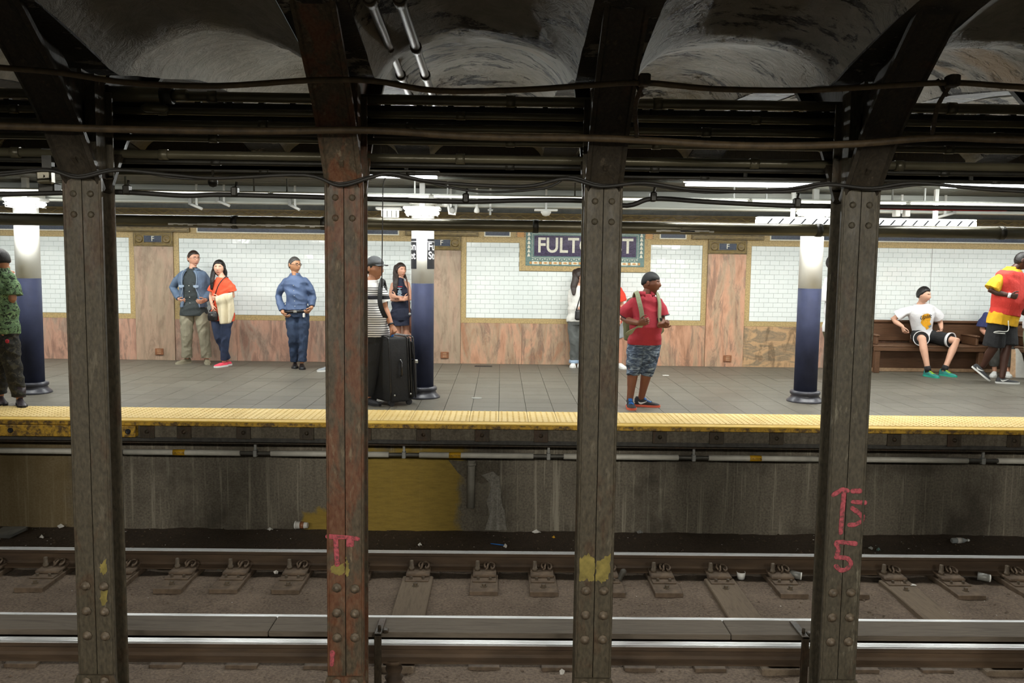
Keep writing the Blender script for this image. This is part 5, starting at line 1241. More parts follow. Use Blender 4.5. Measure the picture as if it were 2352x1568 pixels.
# --- man in denim jacket
z4 = lambda x, y, d=0: (360 + x/4.6125, 540 + y/4.6125, d)
p = person('man in blue denim jacket over charcoal shirt, hands on hips, by the wall', 13.28, dict(head=z4(392,250), sh_a=z4(255,412), sh_b=z4(508,412,-.03), el_a=z4(172,555,.10), el_b=z4(570,590,.10), wr_a=z4(242,680,-.06), wr_b=z4(515,690,-.13), hand_a=z4(275,705,-.12), hand_b=z4(470,705,-.2), hip_a=z4(320,790), hip_b=z4(468,790), kn_a=z4(320,1060,-.02), kn_b=z4(505,1060,-.02), ank_a=z4(318,1300,.03), ank_b=z4(530,1305,.03), toe_a=z4(235,1352,-.1), toe_b=z4(560,1362,-.22)), 'fair', math.radians(48), dict(mat=CL['charcoal'], sleeve=0, hem=-.2, loose=.016, flare=1.14), dict(mat=CL['khaki'], len=1.97, lg=.028, flare=.012, wr=.008, wf=30), dict(mats=(CL['khakishoe'], CL['sole_k'])), ('short', HD, .010), hscale=1.0, curl=(.9, .5))
# open jacket: shell around the shirt, open at the chest
def open_jacket(p, mat, gap0, gap1, lo, hi, ex, sleeve, k=.024, name='jacket'):
    R_ = p.rings(ex, lo, hi); mb = MB(); n = len(R_[0]); rr_ = []
    for j, ring in enumerate(R_):
        g_ = gap0 + (gap1 - gap0)*j/(len(R_)-1); c_ = sum(ring)/n; out_ = []
        ang = np.linspace(math.pi/2 + g_, math.pi/2 + 2*math.pi - g_, 27)
        for a in ang:
            q = a/(2*math.pi)*n; i0 = int(math.floor(q)) % n; t_ = q - math.floor(q); out_.append(ring[i0]*(1-t_) + ring[(i0+1) % n]*t_)
        inn = [o_ + (c_ - o_)/np.linalg.norm(c_ - o_)*.020 for o_ in out_]; rr_.append(out_ + inn[::-1])
    mb.loft(rr_)
    for s in 'ab':
        P, rr = p.A[s]; q = sleeve - 1; P2 = [P[0], P[1], P[2], P[2]*(1-q*.5)+P[4]*q*.5, P[2]*(1-q)+P[4]*q]; mb.tube(P2, [rr[0]+.012, rr[1]+k, rr[2]+k, rr[3]+k, rr[4]+k*.8], 16, round_ends=False); mb.tube([P[0] - nrm(P[1]-P[0])*.01, P[0]+nrm(P[1]-P[0])*.05], rr[0]+.014, 14, round_ends=True)
    return remesh(mb, .0085, name, mat, p.root, 2, (.006, 30, 3, .8))
jk = open_jacket(p, CL['denimjkt'], .62, .30, -.02, 1.13, .040, 1.93)
for s in (-1, 1):
    c_ = p.chest - p.u*.16 + p.r*s*.115 + p.f*.160; MB().prism([(-.04, .0), (.04, .0), (.04, -.03), (0, -.045), (-.04, -.03)], -.004, .004, 'xz').build('pocket_flap', CL['denimseam'], p.root, (0, 0, 0)).location = tuple(c_ - np.array(p.root['_o']))
    R_ = p.rings(.046, -.02, 1.12); g_ = .62
    pth = [ring[(7 + s*(-3 if j < 3 else -2)) % 28] for j, ring in enumerate(R_)]
    MB().tube(spline(pth, 4), .006, 6).build('jacket_seam', CL['denimseam'], p.root)
collar(p, CL['denimjkt'], .082, .03, 1.5, 'jacket_collar', -.01, .02); collar(p, CL['charcoal'], .066, .035, .8)
for k in range(5):
    ring = p.rings(.018, -.2, 1.1); q = .05 + k*.16; c_ = p.pel + (p.chest - p.pel)*q + p.f*(.128 + .004*k); MB().lathe([(.0065, 0), (.0065, .004), (.001, .005)], c_, 8, axis='y').build('button', CL['button'], p.root)
glasses(p, CL['framethin'], .0018)

# --- woman in orange top
p = person('woman in orange top with long black hair and a cream cardigan on her arm', 12.98, dict(head=z4(662,350), sh_a=z4(612,505,.03), sh_b=z4(778,498,-.06), el_a=z4(575,650,.05), el_b=z4(806,650,-.02), wr_a=z4(590,745,-.16), wr_b=z4(668,672,-.2), hand_a=z4(598,800,-.2), hand_b=z4(575,668,-.24), hip_a=z4(632,850), hip_b=z4(752,850), kn_a=z4(660,1085,-.06), kn_b=z4(725,1095,-.10), ank_a=z4(752,1305,.12), ank_b=z4(712,1330,-.02), toe_a=z4(690,1340,.02), toe_b=z4(628,1385,-.16)), 'pale', math.radians(4), dict(mat=CL['orange'], sleeve=.62, hem=-.16, loose=.016, sl=.024, flare=1.08, wr=.009), dict(mat=CL['jeans'], len=1.97, lg=.010), dict(mats=(CL['coral'], CL['sole_w']), high=.06, L=.25), ('long', HB, .018), female=True, hscale=.93, pitch=.05)
longhair(p, [p.HT(np.array([[.045, -.05, .06]]))[0], p.HT(np.array([[.085, -.02, -.04]]))[0], PY(*z4(588,470)[:2], 12.9), PY(*z4(582,560)[:2], 12.88)], [.05, .055, .05, .03], HB)
longhair(p, [p.HT(np.array([[-.02, -.06, .04]]))[0], p.HT(np.array([[-.04, -.075, -.06]]))[0], p.HT(np.array([[-.05, -.08, -.16]]))[0]], [.055, .065, .04], HB)
strap(p, [p.HT(np.array([[-.086, .0, -.03]]))[0], p.HT(np.array([[-.098, .01, -.08]]))[0], p.HT(np.array([[-.085, .02, -.13]]))[0]], .010, .008, HB, 'loose_hair_strand')
def drape(o_name, poly_top, poly_bot, Y, mat, lab, cat, fold=.035, n=26, m_=22):
    rows = []
    for j in range(m_ + 1):
        t_ = j/m_; row = []
        for i in range(n + 1):
            s = i/n; a = np.array(poly_top(s)); b = np.array(poly_bot(s)); q = a*(1-t_) + b*t_; w_ = PY(q[0], q[1], Y); w_[1] += fold*math.sin(s*13 + 2*t_)*(0.3 + .7*t_) + .05*t_**2*0 - .02*math.sin(math.pi*min(1, t_*3)); row.append(w_)
        rows.append(row)
    vs = [q for r_ in rows for q in r_]; k = len(vs); vs2 = [q + np.array([0, .02, 0]) for q in vs]; F = []
    for j in range(m_):
        for i in range(n): a = j*(n+1)+i; F += [(a, a+1, a+n+2, a+n+1), (k+a, k+a+n+1, k+a+n+2, k+a+1)]
    for i in range(n): F += [(i, k+i, k+i+1, i+1), (m_*(n+1)+i, m_*(n+1)+i+1, k+m_*(n+1)+i+1, k+m_*(n+1)+i)]
    for j in range(m_): a, b = j*(n+1), j*(n+1)+n; F += [(a, a+n+1, k+a+n+1, k+a), (b, k+b, k+b+n+1, b+n+1)]
    c_ = sum(vs)/len(vs); o = MB().add(vs + vs2, F, 0, True).build(o_name, mat, None, c_); o.location = c_; return tag(o, lab, cat)
L2 = lambda pts: (lambda s: np.array([np.interp(s, [q[0] for q in pts], [q[1] for q in pts]), np.interp(s, [q[0] for q in pts], [q[2] for q in pts])]))
T4 = lambda pts: L2([(s, 360 + x/4.6125, 540 + y/4.6125) for s, x, y in pts])
drape('cardigan', T4([(0, 622, 650), (.5, 715, 618), (1, 800, 605)]), T4([(0, 660, 940), (.45, 740, 940), (.8, 785, 930), (1, 815, 800)]), 12.70, CL['cream'], 'cream cardigan draped over the arm of the orange top woman', 'cardigan')
q = PY(*z4(595,855)[:2], 12.74); hb_ = empty('handbag', tuple(q)); tag(hb_, 'small black leather handbag at the hip of the orange top woman', 'handbag')
mb = MB(); mb.loft([ering(q + np.array([0, 0, z_]), np.array([1., 0, 0]), np.array([0, 1., 0]), w_, d_, 18, 3.2) for z_, w_, d_ in ((-.075, .06, .02), (-.06, .075, .035), (0, .076, .04), (.05, .068, .032), (.07, .05, .02))]); remesh(mb, .007, 'bag_body', CL['blackleather'], hb_, 2, (.004, 50, 4, .5))
MB().box((q[0] - .012, q[1] - .046, q[2] + .01), (q[0] + .012, q[1] - .035, q[2] + .025)).build('clasp', CL['buckle'], hb_)
MB().tube(spline([q + [-.05, 0, .07], p.W['hip_a'] + [-.03, -.12, .12], p.chest + [-.02, -.15, -.06], p.W['sh_b'] + [-.06, -.05, .075], p.W['sh_b'] + [-.05, .06, .07]], 5), .008, 6).build('bag_strap', CL['blackleather'], hb_)

# --- man in blue shirt
p = person('man in blue shirt and dark jeans with glasses, walking, one hand by his pocket', 12.92, dict(head=z4(1462,318), sh_a=z4(1355,480), sh_b=z4(1580,468), el_a=z4(1292,645,.05), el_b=z4(1652,640,.05), wr_a=z4(1335,820,-.08), wr_b=z4(1640,770,-.05), hand_a=z4(1395,890,-.14), hand_b=z4(1580,850,-.15), hip_a=z4(1428,815), hip_b=z4(1552,815), kn_a=z4(1440,1085,-.06), kn_b=z4(1552,1085,-.05), ank_a=z4(1465,1335,.06), ank_b=z4(1538,1345,-.06), toe_a=z4(1462,1400,-.15), toe_b=z4(1545,1418,-.3)), 'olive', math.radians(52), dict(mat=CL['blueshirt'], sleeve=1.88, hem=-.04, loose=.016, sl=.020, flare=.96, wr=.009), dict(mat=CL['jeansblk'], len=1.98, lg=.016, flare=.014, wr=.008, wf=34), dict(mats=(CL['blackleather'], CL['sole_b']), lift=.0), ('short', HG, .008), curl=(.6, .7))
glasses(p, CL['frame'], .0026); collar(p, CL['blueshirt'], .068, .04, .9)
MB().loft(p.rings(.026, .0, .03)[:1] + [[q + p.u*.038 for q in p.rings(.026, -.06, .0)[0]]] if 0 else [[q + p.u*.022 for q in p.rings(.024, -.06, -.04)[0]], [q + p.u*.058 for q in p.rings(.024, -.06, -.04)[0]]]).build('belt', CL['blackleather'], p.root)
c_ = p.pel + p.u*.018 + p.f*.142; MB().box(tuple(c_ - [.028, .004, .018]), tuple(c_ + [.028, .004, .018]), bev=.004).build('belt_buckle', CL['buckle'], p.root)
for k in range(5): MB().lathe([(.006, 0), (.006, .004), (.001, .005)], p.pel + (p.chest - p.pel)*(.2 + .16*k) + p.f*(.127 + .002*k), 8, axis='y').build('button', CL['button'], p.root)
q = p.W['hand_b']; tag(MB().box((q[0] - .045, q[1] - .02, q[2] - .03), (q[0] - .015, q[1] + .03, q[2] + .035), bev=.008).build('phone', M['fillwhite']), 'white phone held low by the man in blue shirt', 'phone')

# --- man with cap and striped shirt
z5 = lambda x, y, d=0: (820 + x/3.92, 540 + y/3.92, d)
p = person('man in grey cap and white striped tee gripping the black suitcase', 9.72, dict(head=z5(160,305), sh_a=z5(58,470), sh_b=z5(205,468,-.02), el_a=z5(20,640,.06), el_b=z5(248,655,.02), wr_a=z5(30,800,-.1), wr_b=z5(308,808,-.08), hand_b=z5(355,880,-.08), hip_a=z5(85,890), hip_b=z5(180,890), kn_a=z5(55,1160), kn_b=z5(140,1150,-.04), ank_a=z5(20,1440,.06), ank_b=z5(98,1455,-.04), toe_a=z5(60,1490,-.04), toe_b=z5(160,1512,-.12)), 'tan', math.radians(62), dict(mat=CL['striped'], sleeve=.72, hem=-.1, loose=.018, sl=.022, wr=.006, belly=.0), dict(mat=CL['blackcloth'], len=1.97, lg=.022), dict(mats=(CL['shoe_k'], CL['sole_b'])), ('short', HB, .006), bulk=1.08, belly=.03, hscale=1.02, curl=(.5, 1.1))
V, F = head_shell(.020, 'cap', .02); MB().add(p.HT(V*1.03), F, 0, True).build('cap', CL['capgrey'], p.root)
br = []
for i in range(13):
    a = -1.05 + 2.1*i/12; xx, yy = .080*math.sin(a), .088*math.cos(a) + .0; L_ = .072*math.cos(a*1.05)**.6 if math.cos(a*1.05) > 0 else 0
    br.append([np.array([xx, yy - .006, .052]), np.array([xx*1.06, yy + L_, .046 - .012*abs(math.sin(a))]), np.array([xx*1.06, yy + L_, .042 - .012*abs(math.sin(a))]), np.array([xx, yy - .006, .046])])
MB().loft([list(p.HT(np.array(r_))) for r_ in br]).build('cap_brim', CL['capgrey'], p.root)
mb = MB(); w_ = p.W['wr_b']; dv = nrm(w_ - p.W['el_b']); mb.tube([w_ - dv*.012, w_ + dv*.006], .036, 14); mb.build('bracelet', M['black'], p.root)
bk = empty('backpack', tuple(p.chest - p.f*.2)); tag(bk, 'black backpack worn by the man with the striped tee', 'backpack')
mb = MB(); mb.loft([ering(p.chest - p.f*.20 + p.u*z_, p.r, p.f, w_, d_, 18, 3) for z_, w_, d_ in ((-.42, .10, .04), (-.40, .13, .07), (-.2, .14, .085), (0, .13, .07), (.04, .09, .04))]); remesh(mb, .012, 'pack_body', CL['blackcloth'], bk, 2)
for s in (-1, 1):
    pa = [p.chest + p.r*s*.12 - p.f*.11 + p.u*.02, p.chest + p.r*s*.125 + p.u*.088, p.chest + p.r*s*.125 + p.f*.115 - p.u*.03, p.chest + p.r*s*.135 + p.f*.15 - p.u*.18, p.chest + p.r*s*.175 + p.f*.07 - p.u*.33, p.chest + p.r*s*.16 - p.f*.1 - p.u*.36]
    P = spline(pa, 6); rr_ = []
    for i, q in enumerate(P):
        t_ = nrm(P[min(i+1, len(P)-1)] - P[max(i-1, 0)]); out_ = nrm(q - (p.chest - p.u*.12)); s_ = nrm(np.cross(t_, out_)); rr_.append([q + s_*.026, q - s_*.026, q - s_*.026 + out_*.012, q + s_*.026 + out_*.012])
    MB().loft(rr_, smooth=False).build('shoulder_strap', CL['blackcloth'], bk)
# --- suitcase
sc_ = empty('suitcase', tuple(PZ(903, 925, 0))); tag(sc_, 'tall black upright suitcase on wheels beside the round column', 'suitcase')
o0 = np.array(sc_['_o']); A_ = math.radians(38); ex_ = np.array([math.cos(A_), math.sin(A_), 0]); ey_ = np.array([-math.sin(A_), math.cos(A_), 0]); lean = np.array([-.035, 0, 0])
def sp(a, b, z_): return o0 + ex_*a + ey_*b + np.array([0, 0, z_]) + lean*z_*1.2
def sbox(mb, a0, a1, b0, b1, z0_, z1_, r_=.03, n=5, sl=0):
    rings_ = []
    prof = [(z0_, -r_*.7), (z0_ + r_*.3, -r_*.25), (z0_ + r_, 0), (z1_ - r_, 0), (z1_ - r_*.3, -r_*.25), (z1_, -r_*.7)]
    for z_, i_ in prof:
        k = (z1_ - z_)/(z1_ - z0_); A0, A1_, B0, B1 = a0 - i_, a1 + i_ - sl*(1 - k), b0 - i_, b1 + i_; pts_ = []
        for cx, cy, st_ in ((A1_ - r_, B1 - r_, 0), (A0 + r_, B1 - r_, 90), (A0 + r_, B0 + r_, 180), (A1_ - r_, B0 + r_, 270)):
            for q in range(n): a = math.radians(st_ + 90*q/(n-1)); pts_.append(sp(cx + r_*math.cos(a), cy + r_*math.sin(a), z_))
        rings_.append(pts_)
    return mb.loft(rings_)
sbox(MB(), -.17, .10, -.24, .24, .045, .775).build('shell', CL['blackcloth'], sc_); sbox(MB(), .10, .17, -.225, .225, .07, .76, .03, 5, .05).build('expansion_panel', CL['blackcloth'], sc_)
sbox(MB(), .17, .225, -.19, .19, .10, .50, .025).build('pocket', CL['blackcloth'], sc_); sbox(MB(), .165, .205, -.19, .19, .52, .72, .02, 5, .04).build('pocket', CL['blackcloth'], sc_)
for a in (-.165, .075, .105, .155):
    P = [sp(a, b, z_) for b, z_ in ((-.243, .08), (-.246, .4), (-.243, .72), (-.2, .782), (0, .785), (.2, .782), (.243, .72), (.246, .4), (.243, .08))]; MB().tube(spline(P, 3), .008, 6).build('piping', CL['blackleather'], sc_)
MB().tube([sp(-.03, -.25, .52), sp(-.03, -.275, .50), sp(-.03, -.275, .36), sp(-.03, -.25, .34)], .012, 8).build('side_handle', CL['blackleather'], sc_)
for z_ in (.52, .34): MB().lathe([(.012, 0), (.012, .008), (.001, .01)], sp(-.03, -.25, z_), 8, axis='y').build('rivet', CL['buckle'], sc_)
MB().tube([sp(-.08, -.07, .77), sp(-.08, -.06, .82), sp(-.08, .06, .82), sp(-.08, .07, .77)], .013, 8).build('grab_handle', CL['blackleather'], sc_)
MB().tube([sp(-.05, -.12, .785), sp(0, -.06, .80), sp(-.02, .02, .80)], .016, 8, flat=.5).build('luggage_tag', CL['lace_b'], sc_)
for a in (-.14, .09):
    for b in (-.2, .2): c_ = sp(a, b, .035); MB().tube([c_ - ey_*.016, c_ + ey_*.016], .034, 14).build('wheel', CL['sole_b'], sc_)
for a in (-.12, .09): MB().lathe([(.012, 0), (.012, .01), (.001, .012)], sp(a, -.245, .13), 8, axis='y').build('stud', CL['buckle'], sc_)
MB().box(tuple(sp(.2, -.2, .49) - [.02, .01, .02]), tuple(sp(.2, -.2, .49) + [.03, .0, .02]), bev=.005).build('zip_pull', CL['buckle'], sc_)

# --- woman in dark romper
p = person('woman with long dark hair in dark romper, arms crossed, behind the column', 13.42, dict(head=z5(392,318), sh_a=z5(318,435), sh_b=z5(462,430), el_a=z5(302,580,-.02), el_b=z5(476,578,-.02), wr_a=z5(420,582,-.2), wr_b=z5(352,556,-.2), hand_a=z5(465,560,-.18), hand_b=z5(320,545,-.17), hip_a=z5(360,720), hip_b=z5(440,720), kn_a=z5(360,915), kn_b=z5(455,915), ank_a=z5(362,1125), ank_b=z5(460,1125), toe_a=z5(355,1150,-.2), toe_b=z5(480,1150,-.2)), 'fair', math.radians(40), dict(mat=CL['navy'], sleeve=0, hem=.05, hi=.9, loose=.008, name='halter_top'), dict(mat=CL['navy'], len=.48, waist=.3, lg=.028, flare=.03, name='romper_shorts', wr=.006), dict(mats=(CL['shoe_k'], CL['sole_b']), L=.24), ('long', HD, .014), female=True, hscale=.93, curl=(.3, .3))
longhair(p, [p.HT(np.array([[.04, -.05, .05]]))[0], p.HT(np.array([[.075, -.02, -.05]]))[0], PY(*z5(346,440)[:2], 13.30), PY(*z5(344,535)[:2], 13.28)], [.05, .05, .045, .02], HD)
longhair(p, [p.HT(np.array([[-.03, -.05, .04]]))[0], p.HT(np.array([[-.06, -.03, -.05]]))[0], PY(*z5(440,385)[:2], 13.44)], [.045, .045, .02], HD)
hbib = MB(); hbib.loft([ering(p.chest + p.u*z_ + p.f*(.02 + fo), p.r, p.f, w_, d_, 20, 2.2) for z_, w_, d_, fo in ((-.16, .135, .105, 0), (-.08, .115, .100, 0), (-.02, .085, .090, .0), (.04, .062, .070, -.005), (.07, .055, .056, -.015), (.095, .050, .050, -.02))]); remesh(hbib, .008, 'halter_bib', CL['navy'], p.root, 2)
mb = MB()
for i, (dx, dz, w_, h_) in enumerate(((0, -.055, .05, .012), (0, -.10, .035, .03), (0, -.17, .045, .028), (-.02, -.135, .02, .016), (.02, -.13, .022, .018))): c_ = p.chest + p.u*(dz - .02) + p.r*dx + p.f*.140; mb.lathe([(.001, -.004), (1, 0), (.001, .004)], (0, 0, 0), 12) if 0 else mb.prism([(c_[0] + w_*math.cos(a)*(.8 + .3*math.sin(5*a + i)), c_[2] + h_*math.sin(a)*(.8 + .3*math.cos(4*a))) for a in np.linspace(0, 2*math.pi, 14)[:-1]], c_[1] - .006, c_[1] + .01, 'xz')
mb.build('shirt_print', CL['printteal'], p.root)
MB().prism([(p.chest[0] - .05, p.chest[2] - .045), (p.chest[0] + .05, p.chest[2] - .045), (p.chest[0] + .045, p.chest[2] - .055), (p.chest[0] - .045, p.chest[2] - .055)], p.chest[1] - .132, p.chest[1] - .11, 'xz').build('shirt_print', CL['redprint'], p.root)
for s in (-1, 1): MB().tube(spline([p.chest + p.r*s*.08 + p.f*.11 - p.u*.05, p.chest + p.r*s*.062 + p.f*.08 + p.u*.05, p.chest + p.r*s*.05 + p.u*.075], 4), .006, 6).build('halter_strap', CL['navy'], p.root)
sb_ = empty('shoulder_bag', tuple(PY(942, 725, 13.3))); tag(sb_, 'brown strapped shoulder bag of the woman in the romper', 'handbag')
MB().tube(spline([p.W['sh_b'] + [-.03, .0, .065], PY(937, 660, 13.24), PY(940, 700, 13.22), PY(941, 725, 13.25)], 5), .011, 6, flat=.4).build('bag_strap', CL['strapbrown'], sb_); c_ = PY(946, 745, 13.3)
mb = MB(); mb.loft([ering(c_ + np.array([0, 0, z_]), np.array([1., 0, 0]), np.array([0, 1., 0]), w_, d_, 14, 3) for z_, w_, d_ in ((-.14, .02, .03), (-.12, .04, .05), (.1, .04, .05), (.14, .02, .02))]); mb.build('bag_body', CL['strapbrown'], sb_); MB().lathe([(.02, 0), (.02, .004), (.012, .006), (.001, .004)], PY(941, 721, 13.2), 12, axis='y').build('buckle', CL['buckle'], sb_)

# --- woman in white sweater, half hidden
z6 = lambda x, y, d=0: (1280 + x/4.357, 600 + y/4.357, d)
p = person('woman in white sweater and grey jeans, half hidden by the column at the sign', 13.42, dict(head=z6(222,150), sh_a=z6(135,290), sh_b=z6(275,290,.04), el_a=z6(140,425,.02), el_b=z6(300,430,.03), wr_a=z6(235,478,-.17), wr_b=z6(285,500,-.15), hand_a=z6(285,500,-.17), hip_a=z6(160,590), hip_b=z6(250,590), kn_a=z6(165,790,-.02), kn_b=z6(250,790), ank_a=z6(160,1010,.05), ank_b=z6(225,1005,.08), toe_a=z6(150,1050,-.16), toe_b=z6(235,1040,-.1)), 'pale', math.radians(64), dict(mat=CL['whitesw'], sleeve=1.85, hem=-.12, loose=.02, sl=.022, name='sweater'), dict(mat=CL['greyj'], len=1.9, lg=.020), dict(mats=(CL['shoe_w'], CL['sole_w']), L=.25), ('long', HD, .016), female=True, hscale=.95, curl=(.5, .5))
longhair(p, [p.HT(np.array([[.03, -.05, .06]]))[0], p.HT(np.array([[.075, -.03, -.03]]))[0], PY(*z6(165,250)[:2], 13.34), PY(*z6(165,325)[:2], 13.3)], [.06, .06, .055, .03], HD); glasses(p, CL['framethin'], .0016)
for s in 'ab': a = p.W['ank_'+s]; MB().lathe([(.064, .035), (.07, .04), (.07, .085), (.062, .09)], (a[0], a[1], .02), 16).build('trouser_cuff', CL['palejeans'], p.root)
q = PY(1331, 722, 13.2); hb2 = empty('crossbody_bag', tuple(q)); tag(hb2, 'dark bag held in front of the woman in white sweater', 'handbag'); mb = MB(); mb.loft([ering(q + np.array([0, 0, z_]), np.array([1., 0, 0]), np.array([0, 1., 0]), w_, d_, 14, 3) for z_, w_, d_ in ((-.09, .05, .02), (-.07, .075, .035), (.05, .07, .03), (.07, .05, .015))]); remesh(mb, .008, 'bag_body', CL['blackleather'], hb2, 1); MB().tube(spline([q + [-.05, 0, .06], PY(1330, 690, 13.16), PY(1337, 668, 13.3)], 5), .009, 6, flat=.4).build('bag_strap', CL['blackleather'], hb2)

# --- man in red polo
p = person('man in red polo, black skull cap and rolled denim shorts near the yellow strip', 9.68, dict(head=z6(938,222), sh_a=z6(752,392,-.03), sh_b=z6(1018,392,.03), el_a=z6(662,580,.04), el_b=z6(1045,585,.02), wr_a=z6(812,618,-.24), wr_b=z6(1022,645,-.22), hand_a=z6(905,600,-.30), hand_b=z6(1075,640,-.27), hip_a=z6(800,810), hip_b=z6(945,810), kn_a=z6(765,1050,-.04), kn_b=z6(912,1045,-.02), ank_a=z6(728,1345,-.02), ank_b=z6(840,1345,.06), toe_a=z6(755,1482,-.24), toe_b=z6(985,1448,.02)), 'brown', math.radians(66), dict(mat=CL['redpolo'], sleeve=.80, hem=-.14, loose=.018, sl=.026, wr=.007, wf=22), dict(mat=CL['washed'], len=1.28, lg=.024, flare=.004, name='denim_shorts', wr=.010, wf=34), dict(mats=(CL['shoe_k'], CL['sole_o']), high=.115, L=.29, wd=1.1, swoosh=CL['sole_w'], laces=CL['lace_b'], toecap=CL['blue_toe']), None, bulk=1.10, belly=.085, hscale=1.0, curl=(.7, .9))
V, F = head_shell(.010, 'beanie', .02); MB().add(p.HT(V*1.02), F, 0, True).build('skull_cap', M['capblack'], p.root); collar(p, CL['redpolo'], .078, .042, .8, 'polo_collar', 0, .008)
for s in 'ab': 
    P, rr = p.A[s]; q = P[0]*.2 + P[2]*.8; d = nrm(P[2]-P[0]); s1 = nrm(np.cross(d, [0, 1., 0])); s2 = np.cross(s1, d); MB().tube([q + (s1*math.cos(a) + s2*math.sin(a))*.097 for a in np.linspace(0, 2*math.pi, 25)], .006, 6, caps=False).build('sleeve_trim', M['black'], p.root)
bk = empty('olive_backpack', tuple(p.chest - p.f*.22)); tag(bk, 'olive green backpack worn by the man in red polo', 'backpack')
cb = p.chest - p.f*.235 - p.r*.0; mb = MB(); mb.loft([ering(cb + p.u*z_, p.r, p.f, w_, d_, 20, 2.8) for z_, w_, d_ in ((-.50, .10, .05), (-.47, .16, .09), (-.3, .175, .115), (-.1, .17, .10), (.0, .14, .07), (.03, .09, .04))]); remesh(mb, .012, 'pack_body', CL['olive'], bk, 3, (.006, 26, 2, .8))
for s in (-1, 1):
    pa = [p.chest + p.r*s*.10 - p.f*.13, p.chest + p.r*s*.115 + p.u*.092, p.chest + p.r*s*.115 + p.f*.115 - p.u*.02, p.chest + p.r*s*.10 + p.f*.165 - p.u*.16, p.chest + p.r*s*.115 + p.f*.175 - p.u*.27, p.chest + p.r*s*.19 + p.f*.03 - p.u*.36, p.chest + p.r*s*.16 - p.f*.14 - p.u*.40]
    P = spline(pa, 6); rr_ = []
    for i, q in enumerate(P):
        t_ = nrm(P[min(i+1, len(P)-1)] - P[max(i-1, 0)]); out_ = nrm(q - (p.chest - p.u*.15)); s_ = nrm(np.cross(t_, out_)); rr_.append([q + s_*.025, q - s_*.025, q - s_*.025 + out_*.014, q + s_*.025 + out_*.014])
    sx_ = MB().loft(rr_, smooth=False).build('shoulder_strap', CL['olivestrap'], bk); q = p.chest + p.r*s*.105 + p.f*.182 - p.u*.20; MB().box(tuple(q - [.028, .012, .016]), tuple(q + [.028, .012, .016]), bev=.004).build('strap_buckle', M['black'], sx_, bk['_o'])

# --- person in red tee, mostly hidden
p = person('person in red tee and shorts, mostly hidden behind the column at the sign', 13.35, dict(head=(1400,628), sh_a=(1380,664), sh_b=(1424,664), el_a=(1374,700), el_b=(1427,702,.05), wr_a=(1380,728,-.1), wr_b=(1424,735,-.1), hip_a=(1390,740), hip_b=(1414,740), kn_a=(1392,786), kn_b=(1421,786), ank_a=(1393,830), ank_b=(1424,829,.05), toe_a=(1393,842,-.2), toe_b=(1437,841,-.16)), 'fair', .6, dict(mat=CL['redtee'], sleeve=.7, hem=-.14, sl=.03), dict(mat=CL['greysh'], len=.8, lg=.03, name='shorts'), dict(mats=(CL['shoe_w'], CL['sole_w'])), ('short', HD, .012), vox=.012)
# --- man in white tee behind the graffiti column
z7 = lambda x, y, d=0: (1860 + x/4.612, 560 + y/4.612, d)
p = person('man in plain white tee and olive trousers half hidden by the graffiti column', 12.3, dict(head=(1914.5,605), sh_a=(1899,643), sh_b=(1949,643,.05), el_a=(1903,698,.02), el_b=(1955,700), wr_a=(1932,712,-.22), wr_b=(1938,714,-.2), hip_a=(1910,756), hip_b=(1938,756), kn_a=(1911,810), kn_b=(1940,810), ank_a=(1912,862,.05), ank_b=(1942,862), toe_a=(1916,872,-.2), toe_b=(1946,872,-.2)), 'dark', math.radians(60), dict(mat=CL['whitetee'], sleeve=.85, hem=-.14, loose=.02, sl=.034), dict(mat=CL['olivepant'], len=1.95, lg=.024), dict(mats=(CL['shoe_k'], CL['sole_b'])), ('short', HB, .003), vox=.011, hscale=1.04)
# --- seated young man
z8 = lambda x, y, d=0: (1990 + x/6.532, 640 + y/6.532, d)
p = person('young man in white printed tee and black shorts sitting on the bench', 13.25, dict(head=z8(862,245,-.02), sh_a=z8(648,445,.06), sh_b=z8(995,432,.06), el_a=z8(390,612,.18), el_b=z8(1105,645,.16), wr_a=z8(540,715,.0), wr_b=z8(1125,745,.02), hand_a=z8(580,830,-.04), hand_b=z8(1115,815,-.05), hip_a=z8(770,860,.12), hip_b=z8(930,860,.12), kn_a=z8(838,905,-.40), kn_b=z8(1355,935,-.32), ank_a=z8(925,1385,-.50), ank_b=z8(1165,1375,-.38), toe_a=z8(1085,1482,-.70), toe_b=z8(1300,1475,-.52)), 'pale', math.radians(38), dict(mat=CL['whitetee'], sleeve=.72, hem=-.12, loose=.022, sl=.034, wr=.010, wf=20), dict(mat=CL['blackcloth'], len=.80, lg=.026, flare=.012, name='shorts', wr=.006), dict(mats=(CL['shoe_teal'], CL['sole_t']), high=.10, L=.285, laces=CL['lace_y']), ('short', HB, .017), hscale=.98, curl=(.6, .7), pitch=-.12)
for s in 'ab':
    hp, kn, an = p.W['hip_'+s], p.W['kn_'+s], p.W['ank_'+s]; q = hp*.21 + kn*.79; d = nrm(kn - hp); s1 = nrm(np.cross(d, [0, 0, 1.])); s2 = np.cross(s1, d); MB().loft([[q + d*o_ + (s1*math.cos(a) + s2*math.sin(a))*rr0 for a in np.linspace(0, 2*math.pi, 25)[:-1]] for o_, rr0 in ((-.03, .104), (-.03, .113), (.012, .118), (.012, .108), (-.03, .100))], caps=False).build('short_trim', CL['whitetee'], p.root); d = nrm(kn - an); MB().tube([an - d*.01, an + d*.075], [.045, .048], 14).build('sock', CL['blackcloth'], p.root)
